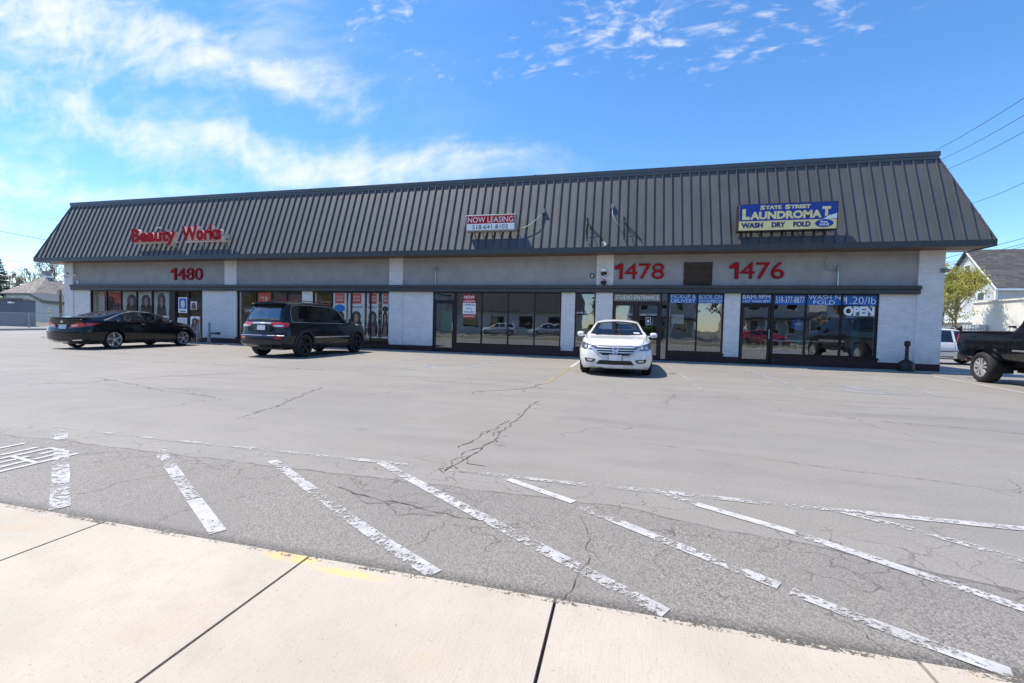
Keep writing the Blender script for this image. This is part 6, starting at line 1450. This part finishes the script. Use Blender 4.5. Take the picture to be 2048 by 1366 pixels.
MT['stucco_white'] = PM('white_stucco', (.74, .71, .64), .85, var=.05, scale=1.0, stain=.2, bump=.3)
MT['brick_plain'] = brick_mat('chimney_brick', (.30, .10, .06), (.35, .32, .3))
def win(parent, x, y, z, w_, h, face, trim='white', gl='privacy_glass'):
    """small window on a far house; face is the outward axis"""
    sg = 1 if face[0] == '+' else -1; m = MB(); g_ = MB(); e = .05
    if face[1] == 'y':
        m.box(x-w_/2-.09, x+w_/2+.09, min(y, y+sg*e), max(y, y+sg*e), z-.09, z+h+.09); yy = y+sg*(e+.006)
        g_.add([(x-w_/2, yy, z), (x+w_/2, yy, z), (x+w_/2, yy, z+h), (x-w_/2, yy, z+h)], [(0, 1, 2, 3)]); m.box(x-w_/2, x+w_/2, min(y, y+sg*(e+.02)), max(y, y+sg*(e+.02)), z+h/2-.02, z+h/2+.02)
    else:
        m.box(min(x, x+sg*e), max(x, x+sg*e), y-w_/2-.09, y+w_/2+.09, z-.09, z+h+.09); xx = x+sg*(e+.006)
        g_.add([(xx, y-w_/2, z), (xx, y+w_/2, z), (xx, y+w_/2, z+h), (xx, y-w_/2, z+h)], [(0, 1, 2, 3)]); m.box(min(x, x+sg*(e+.02)), max(x, x+sg*(e+.02)), y-w_/2, y+w_/2, z+h/2-.02, z+h/2+.02)
    f = m.build('window', trim, parent); g_.build('pane', gl, f)
# gabled house
t = empty('gabled_house', (34, 51, 0), 'white clapboard house with dark shingled gable roof and brick chimney', 'house')
hx0, hx1, hy0, hy1, ze, zr = 34.0, 50.0, 51.2, 58.6, 6.25, 10.0; ym = (hy0+hy1)/2
MB().add([(hx0, hy0, 0), (hx1, hy0, 0), (hx1, hy1, 0), (hx0, hy1, 0), (hx0, hy0, ze), (hx1, hy0, ze), (hx1, hy1, ze), (hx0, hy1, ze), (hx0, ym, zr-.15), (hx1, ym, zr-.15)],
    [(0, 1, 5, 4), (2, 3, 7, 6), (3, 0, 4, 8, 7), (1, 2, 6, 9, 5)]).build('wall', 'siding_white', t)
sl = (zr-ze)/(ym-hy0); m = MB()
for s_ in (-1, 1):
    yo = ym+s_*(ym-hy0+.45); zo = ze-.45*sl
    m.add([(hx0-.35, ym, zr), (hx1+.35, ym, zr), (hx1+.35, yo, zo), (hx0-.35, yo, zo), (hx0-.35, ym, zr-.18), (hx1+.35, ym, zr-.18), (hx1+.35, yo, zo-.18), (hx0-.35, yo, zo-.18)], [(0, 1, 2, 3), (4, 7, 6, 5), (0, 3, 7, 4), (3, 2, 6, 7), (1, 5, 6, 2)])
rf = m.build('roof', 'shingle_dark', t)
m = MB().box(40.2, 41.1, 54.5, 55.3, 9.0, 11.0); m.build('chimney', 'brick_plain', t); MB().box(40.1, 41.2, 54.4, 55.4, 9.2, 10.0).build('flashing', 'white', t)
MB().add([(hx0-.37, ym, zr+.01), (hx0-.37, hy0-.45, ze-.45*sl+.01), (hx0-.37, hy0-.45, ze-.45*sl-.22), (hx0-.37, ym, zr-.24)], [(0, 1, 2, 3)]).box(hx0-.1, hx0+.1, hy0-.04, hy0+.1, 0, ze).box(hx0-.35, hx1, hy0-.48, hy0-.43, ze-.7, ze-.5).build('trim', 'white', t)
win(t, hx0, 53.0, 4.0, .8, 1.5, '-x'); win(t, hx0, 56.5, 4.0, .8, 1.5, '-x'); win(t, hx0, 54.9, 7.2, .7, 1.2, '-x'); win(t, hx0, 53.0, 1.0, .8, 1.5, '-x'); win(t, 37.5, hy0, 3.8, .9, 1.4, '-y'); win(t, 42.5, hy0, 3.8, .9, 1.4, '-y')
MB().box(33.0, 33.98, 51.0, 58.4, 2.6, 2.75).box(32.9, 33.1, 51.2, 51.35, 0, 2.6).box(32.9, 33.1, 58.1, 58.25, 0, 2.6).build('porch', 'white', t)
# long white garage wall
t = empty('white_garage', (29, 40, 0), 'flat roofed white stucco garage behind the black truck', 'garage')
MB().box(29, 44, 28, 46, 0, 4.05).build('wall', 'stucco_white', t); MB().box(28.9, 44.1, 27.9, 46.1, 4.05, 4.18).build('parapet_cap', 'stucco_white', t)
MB().tube([(28.98, 41.6, 1.9), (28.7, 41.6, 2.0)], .05, 8).box(28.6, 28.85, 41.4, 41.8, 1.95, 2.1).build('wall_lamp', 'frame', t)
t = empty('board_fence', (27, 47, 0), 'dark weathered board fence beyond the white wagon', 'fence')
m = MB()
for k in range(34): m.box(20.4+k*.245, 20.63+k*.245, 46.6, 46.64, .05, 2.0+.03*math.sin(k*1.7))
m.build('boards', PM('old_fence', (.055, .045, .038), .9, var=.35, scale=3, sc=(4, 1, .4)), t); m = MB()
for k in range(5): m.box(20.4+k*2.05, 20.5+k*2.05, 46.64, 46.74, 0, 2.1)
m.build('posts', 'bark', t)
t = empty('wooden_gate', (28.3, 46.5, 0), 'pale grey wooden gate between the fence and the garage', 'gate'); m = MB()
for k in range(7): m.box(28.78-.16-k*.0, 28.8, 44.2+k*.33, 44.48+k*.33, .1, 2.2)
m.build('boards', 'siding_white', t); MB().box(28.6, 28.62, 44.2, 46.5, .4, .5).box(28.6, 28.62, 44.2, 46.5, 1.8, 1.9).build('rails', 'galv', t)
tree('spring_tree', 'loose yellow green tree in front of the gabled house', 26.0, 43.0, 12.0, .85, 8500, 'leaf_spring', 11, .07, 6, .16, low=.20, spr=.70, bark='bark_pale', trunk_r=.13)
tree('spring_tree', 'smaller budding tree close behind the building corner', 24.0, 42.5, 9.5, 1.0, 5000, 'leaf_spring', 23, .07, 5, .1, low=.2, bark='bark_pale', trunk_r=.09)
tree('shrub', 'bright green low bush by the dark board fence', 26.2, 45.6, 2.7, 1.1, 5000, 'leaf_green', 5, .09, 4, 0, low=.2)
# overhead lines
def at(px, py, depth):
    d = Vector((RR[0][0]*(px-1024)+RR[0][1]*(py-683)+RR[0][2]*883.08, RR[1][0]*(px-1024)+RR[1][1]*(py-683)+RR[1][2]*883.08, RR[2][0]*(px-1024)+RR[2][1]*(py-683)+RR[2][2]*883.08))
    return Vector((0, 0, 1.2))+d*depth/883.08
def wire(a, b, lb, r=.02, sag=.4):
    a, b = Vector(a), Vector(b); d = b-a; a2 = a-d*.35; b2 = b+d*.6; P_ = []
    for k in range(15):
        f = k/14; p = a2+(b2-a2)*f; p.z -= sag*4*f*(1-f); P_.append(p)
    o = MB().tube(P_, r, 5).build('overhead_wire', 'black'); tag(o, lb, 'wire', 'overhead power lines')
for a, b, lb in ((((1850, 306), 34), ((2048, 183), 22), 'topmost wire rising to the upper right beyond the roof corner'), (((1880, 314), 34), ((2048, 217), 22), 'second wire rising to the right beyond the roof corner'), (((1893, 333), 34), ((2048, 250), 22), 'third wire rising to the right beyond the roof corner'),
                 (((1938, 402), 36), ((2048, 354), 26), 'single wire crossing the sky right of the sloping hip')):
    wire(at(*a[0], a[1]), at(*b[0], b[1]), lb, .016)
for (a, b, lb) in (((1886, 516), (2048, 474), 'highest of the low wires in front of the house gable'), ((1886, 527), (2048, 485), 'middle of the low wires in front of the house gable'), ((1886, 533), (2048, 490), 'lowest of the low wires in front of the house gable')):
    wire(at(*a, 44), at(*b, 34), lb, .02, .1)

# ------------------------------------------------------------------ left background
t = empty('block_shed', (-55, 30, 0), 'flat roofed slate grey block building behind the chain link fence', 'shed')
MB().prism([(-76, 28.4), (-52.9, 28.4), (-57.5, 31.8), (-76, 36)], 'z', 0, 2.5).build('wall', 'siding_slate', t); MB().prism([(-76.2, 28.2), (-52.6, 28.2), (-57.3, 32.0), (-76.2, 36.2)], 'z', 2.5, 2.64).build('roof_edge', 'charcoal', t)
MB().box(-54.5, -54.0, 28.15, 28.4, 2.15, 2.3).build('wall_lamp', 'white', t)
t = empty('chain_link_fence', (-44, 22, 0), 'grey chain link fence along the far kerb', 'fence')
def mesh_mat():
    m = bpy.data.materials.new('chain_link'); m.use_nodes = True; t_ = NT(m.node_tree); p = t_.n['Principled BSDF']; g = t_.new('ShaderNodeNewGeometry'); s = t_.new('ShaderNodeSeparateXYZ'); t_.link(g.outputs['Position'], s.inputs[0])
    l_ = t_.math('ADD', s.outputs[0], t_.math('MULTIPLY', s.outputs[1], -1.0)); k = 9.0
    a = t_.math('FRACT', t_.math('MULTIPLY', t_.math('ADD', l_, s.outputs[2]), k)); b = t_.math('FRACT', t_.math('MULTIPLY', t_.math('SUBTRACT', l_, s.outputs[2]), k))
    f = t_.math('MAXIMUM', t_.math('LESS_THAN', a, .13), t_.math('LESS_THAN', b, .13)); tr = t_.new('ShaderNodeBsdfTransparent'); mx = t_.new('ShaderNodeMixShader')
    p.inputs['Base Color'].default_value = (.42, .44, .45, 1); p.inputs['Metallic'].default_value = .4; p.inputs['Roughness'].default_value = .5
    t_.link(f, mx.inputs[0]); t_.link(tr.outputs[0], mx.inputs[1]); t_.link(p.outputs[0], mx.inputs[2]); t_.link(mx.outputs[0], t_.n['Material Output'].inputs[0]); return m
FP = [Vector((-44.4, 12, .05)), Vector((-44.6, 18, .05)), Vector((-44.9, 24.4, .05)), Vector((-45.4, 31, .05)), Vector((-46, 38, .05))]
for p in FP: MB().tube([p, p+Vector((0, 0, 1.3))], .035, 8).build('post', 'galv', t)
m = MB(); m.tube([p+Vector((0, 0, 1.24)) for p in FP], .025, 6); m.build('top_rail', 'galv', t)
m = MB(); m.add([tuple(p+Vector((0, 0, .05))) for p in FP]+[tuple(p+Vector((0, 0, 1.24))) for p in FP], [(i, i+1, i+6, i+5) for i in range(4)]); m.build('mesh', mesh_mat(), t)
t = empty('lattice_fence', (-66, 46, 0), 'brown lattice fence beside the left corner pier', 'fence'); MB().box(-76, -56, 45.9, 46, 0, 2.1).build('panel', PM('fence_brown', (.17, .095, .07), .9, var=.3, scale=5), t)
for x in (-70, -64.5, -59): MB().box(x, x+.14, 45.8, 45.94, 0, 2.2).build('post', 'white', t)
# hip roofed house
t = empty('hip_roofed_house', (-158, 88, 0), 'large white house with tan hip roof beyond the shed', 'house')
def hip(t, x0, x1, y0, y1, z0, ze, zr, inset, mat, wall, ov=.7):
    MB().box(x0, x1, y0, y1, z0, ze).build('wall', wall, t); X0, X1, Y0, Y1 = x0-ov, x1+ov, y0-ov, y1+ov; ym = (Y0+Y1)/2
    m = MB().add([(X0, Y0, ze), (X1, Y0, ze), (X1, Y1, ze), (X0, Y1, ze), (X0+inset, ym, zr), (X1-inset, ym, zr), (X0, Y0, ze-.25), (X1, Y0, ze-.25), (X1, Y1, ze-.25), (X0, Y1, ze-.25)], [(0, 1, 5, 4), (1, 2, 5), (2, 3, 4, 5), (3, 0, 4), (0, 6, 7, 1), (1, 7, 8, 2), (2, 8, 9, 3), (3, 9, 6, 0)])
    return m.build('roof', mat, t)
hip(t, -116.5, -108.3, 60, 68, 0, 5.2, 8.9, 4.6, 'shingle_tan', 'siding_blue')
MB().box(-112.9, -111.9, 63.5, 64.5, 8.0, 9.9).build('chimney', 'concrete_grey', t); MB().box(-113.0, -111.8, 63.4, 64.6, 8.2, 8.95).build('flashing', 'white', t)
for x in (-114.6, -111.0): win(t, x, 60, 3.1, .7, 1.4, '-y')
win(t, -108.3, 66.0, 3.3, 1.3, 1.0, '+x')
t2 = empty('low_house', (-87, 50, 0), 'low white house with black roof edge in front of the tan hip roof', 'house')
m = MB().prism([(-91, 0), (-83, 0), (-83, 2.75), (-88, 2.95), (-91, 4.2)], 'y', 50, 58); m.build('wall', 'siding_white', t2)
MB().prism([(-91.2, 4.55), (-88.1, 3.45), (-82.7, 3.2), (-82.7, 2.75), (-88.1, 2.95), (-91.2, 4.2)], 'y', 49.6, 58.4).build('roof', 'charcoal', t2)
win(t2, -87.2, 50, 1.2, .6, .9, '-y')
t = empty('utility_pole', (-72, 43, 0), 'short brown wooden utility pole beside the left corner pier', 'pole'); p = at(121, 610, 60)
MB().tube([(p.x, p.y, 0), (p.x, p.y, 4.6)], .16, 10, r2=.13).build('shaft', PM('pole_wood', (.26, .15, .085), .9, var=.2, scale=3, sc=(1, 1, .2)), t); MB().box(p.x-.12, p.x+.12, p.y-.3, p.y-.1, 3.9, 4.5).build('insulator', 'galv', t)
t.location = (p.x, p.y, 0)
for ch in t.children: ch.data.transform(Matrix.Translation((-72-p.x, 43-p.y, 0)))
spruce('tall dark spruce at the far left edge', -123.0, 62, 12.8, 3.2, 3)
for k, (px, dep, h_, lb) in enumerate(((12, 100, 14, 'hazy budding tree below the spruce at the far left'), (52, 118, 17, 'bare tree behind the hip roof, left'), (104, 112, 19, 'bare tree rising behind the hip roof, right'), (-40, 90, 15, 'bare tree at the left edge of the frame'))):
    q = at(px, 630, dep); tree('bare_tree', lb, q.x, q.y, h_, .9, 2200 if k in (0, 3) else 500, 'buds', 30+k, .16, 5, 0, 'bare trees behind the left houses', low=.25, bark='bark_pale')
for k, (px, lb) in enumerate(((1, 'small dark conical shrub at the left end over the shed roof'), (7, 'second small conical shrub over the shed roof'), (35, 'right small conical shrub against the white house'))):
    q = at(px, 612, 84); spruce(lb, q.x, q.y, 4.0 if k < 2 else 3.4, .9, 50+k, 'conical shrubs over the shed roof')
wire(at(0, 417, 60), at(118, 441, 48), 'highest thin wire in the left sky', .012, .0); wire(at(0, 462, 50), at(92, 480, 44), 'thick middle wire ending at the left roof slope', .025, .0); wire(at(0, 519, 60), at(130, 533, 50), 'lowest wire meeting the left corner pier', .014, .0)

# ------------------------------------------------------------------ across the street: seen mirrored in the shop windows and car paint
t = empty('mansard_diner', (-12, -27, 0), 'low tan building with dark mansard roof across the street', 'building', None)
MB().box(-24, -6, -36, -25, 0, 3.4).build('wall', 'stucco_white', t)
MB().add([(-24.8, -24.2, 3.1), (-5.2, -24.2, 3.1), (-5.2, -36.5, 3.1), (-24.8, -36.5, 3.1), (-24, -25.6, 6.2), (-6, -25.6, 6.2), (-6, -35, 6.2), (-24, -35, 6.2)], [(0, 1, 5, 4), (1, 2, 6, 5), (2, 3, 7, 6), (3, 0, 4, 7), (4, 5, 6, 7), (0, 3, 2, 1)]).build('roof', 'charcoal', t)
for x in (-21, -17, -13, -9): win(t, x, -25, 1.1, 1.8, 1.3, '+y', 'frame')
def house(x, y, w_, d, h, r_, lab, wall, roofm, faces='+y'):
    t = empty('street_house', (x, y, 0), lab, 'house', 'houses across the street')
    x0, x1, y0, y1 = x-w_/2, x+w_/2, y-d, y
    MB().add([(x0, y0, 0), (x1, y0, 0), (x1, y1, 0), (x0, y1, 0), (x0, y0, h), (x1, y0, h), (x1, y1, h), (x0, y1, h), (x, y0, h+r_), (x, y1, h+r_)], [(0, 3, 7, 4), (1, 5, 6, 2), (2, 6, 9, 7, 3), (0, 4, 8, 5, 1)]).build('wall', wall, t)
    s_ = r_/(w_/2); m = MB()
    for sg in (-1, 1): m.add([(x, y0-.4, h+r_+.15), (x, y1+.4, h+r_+.15), (x+sg*(w_/2+.4), y1+.4, h-.4*s_+.15), (x+sg*(w_/2+.4), y0-.4, h-.4*s_+.15), (x, y0-.4, h+r_), (x, y1+.4, h+r_), (x+sg*(w_/2+.4), y1+.4, h-.4*s_), (x+sg*(w_/2+.4), y0-.4, h-.4*s_)], [(0, 1, 2, 3), (4, 7, 6, 5), (1, 5, 6, 2), (2, 6, 7, 3)])
    m.build('roof', roofm, t)
    for z in (1.0, 3.9)+((6.6,) if h > 7.5 else ()):
        for dx in (-w_*.28, 0, w_*.28): win(t, x+dx, y1, z, .95, 1.5, '+y')
    MB().box(x0, x1, y1, y1+1.8, 2.7, 2.9).build('porch_roof', roofm, t)
    for dx in (-w_*.45, -w_*.15, w_*.15, w_*.45): MB().box(x+dx-.07, x+dx+.07, y1+1.6, y1+1.75, 0, 2.7).build('porch_post', 'white', t)
house(17.5, -24, 7.5, 11, 8.2, 3.4, 'tall white gabled house across the street', 'siding_white', 'shingle_dark')
house(27.5, -26, 7.5, 11, 7.0, 3.0, 'pale blue gabled house across the street', 'siding_blue', 'shingle_tan')
house(5.5, -31, 9, 11, 6.2, 3.0, 'white gabled house behind the hedge across the street', 'siding_white', 'shingle_dark')
house(-34, -29, 9, 11, 6.4, 3.0, 'white gabled house at the left across the street', 'siding_blue', 'shingle_dark')
house(-47, -28, 9, 11, 6.4, 3.0, 'white gabled house farther left across the street', 'siding_white', 'shingle_tan')
house(-62, -30, 10, 11, 6.4, 3.4, 'gabled house farthest left across the street', 'siding_blue', 'shingle_dark')
house(40, -27, 9, 11, 7.0, 3.0, 'white gabled house farthest right across the street', 'siding_white', 'shingle_dark')
for k, (x, y, h_, n_, mt_, lb) in enumerate(((-2.6, -19, 6.5, 7000, 'leaf_spring', 'yellow green street tree opposite the studio doors'), (-28, -18, 9, 3500, 'leaf_green', 'green street tree opposite the beauty shop'), (11.5, -20, 9, 2500, 'buds', 'budding street tree beside the tall white house'), (22.5, -18, 8, 2500, 'buds', 'budding street tree between the two tall houses'),
                                       (-3, -42, 13, 6000, 'leaf_green', 'big green tree far behind the hedge'), (-41, -22, 9, 2500, 'leaf_spring', 'yellow green tree farther left across the street'), (34, -20, 9, 3000, 'leaf_green', 'green tree at the right across the street'))):
    tree('street_tree', lb, x, y, h_, .85, n_, mt_, 60+k, .16, 4, 0, 'trees across the street', low=.26)
t = empty('hedge', (0, -17, 0), 'clipped green hedge across the street', 'hedge'); m = MB(); rr_ = random.Random(9)
for i in range(6000):
    c = Vector((rr_.uniform(-3.6, 4.5), rr_.uniform(-17.6, -16.4), rr_.uniform(0, 1.5))); a = Vector((rr_.gauss(0, 1), rr_.gauss(0, 1), rr_.gauss(0, 1))).normalized(); b = a.orthogonal().normalized()*.11; b2 = a.cross(b)*.8; m.add([c-b, c-b2, c+b, c+b2], [(0, 1, 2, 3)])
m.build('foliage', 'leaf_green', t)
def copy_tree(o, parent=None, repaint=None):
    c = o.copy(); COL.objects.link(c); c.parent = parent
    for ch in list(o.children): copy_tree(ch, c, repaint)
    if repaint and c.type == 'MESH':
        for i, sl_ in enumerate(c.material_slots):
            if sl_.material and sl_.material.name in repaint[0]: sl_.link = 'OBJECT'; sl_.material = MT[repaint[1]]
    return c
PN = {MT['paint_white'].name, MT['paint_navy'].name, MT['paint_suv'].name}
for src, x, y, hd, pt, lb in ((c5, -14.4, -16.5, 165, 'paint_white', 'white wagon parked before the mansard diner, left one'), (c5, -8.7, -17.2, 160, 'paint_silver', 'silver wagon parked before the mansard diner, right one'), (c6, 12.0, -8.9, 0, 'paint_red', 'red sedan standing at the far kerb'), (c6, -27.5, -8.9, 0, 'paint_red', 'red sedan at the far kerb opposite the beauty shop'),
                              (c6, 20.6, -8.9, 180, 'paint_navy', 'dark sedan at the far kerb opposite the laundromat'), (c5, -37, -8.8, 180, 'paint_white', 'white wagon at the far kerb at the left')):
    n = copy_tree(src.root, None, (PN, pt)); n.location = (x, y, -.1 if y > -11 else 0); n.rotation_euler = (0, 0, R(hd)); n['label'] = lb; n['group'] = 'cars across the street'

hs_ = [o for o in bpy.data.objects if o.name.startswith('street_house') and o.parent is None]
for k, (x, y, sc, lb) in enumerate(((-76, -29, 1.0, 'sixth'), (-90, -31, 1.15, 'seventh'), (-106, -29, 1.1, 'eighth'), (-124, -32, 1.25, 'ninth'), (53, -28, 1.1, 'eastern'))):
    n = copy_tree(hs_[(k*2+1) % len(hs_)]); n.location = (x, y, 0); n.scale = (sc, sc, sc); n['label'] = lb+' gabled house along the row across the street'; n['group'] = 'houses across the street'
tr_ = [o for o in bpy.data.objects if o.name.startswith('street_tree') and o.parent is None]
for k, (x, y, sc, lb) in enumerate(((-54, -21, 1.3, 'broad'), (-69, -22, 1.2, 'leafy'), (-82, -20, 1.25, 'rounded'), (-98, -22, 1.5, 'tall'), (-116, -21, 1.5, 'far'), (-140, -25, 1.8, 'farthest'), (12, -46, 1.9, 'high'), (24, -48, 2.0, 'spreading'), (34, -44, 1.7, 'dense'), (-20, -48, 1.6, 'hidden'), (46, -24, 1.3, 'corner'))):
    n = copy_tree(tr_[k % len(tr_)]); n.location = (x, y, 0); n.scale = (sc, sc, sc); n.rotation_euler = (0, 0, k*1.3); n['label'] = lb+' tree along the row across the street'; n['group'] = 'trees across the street'
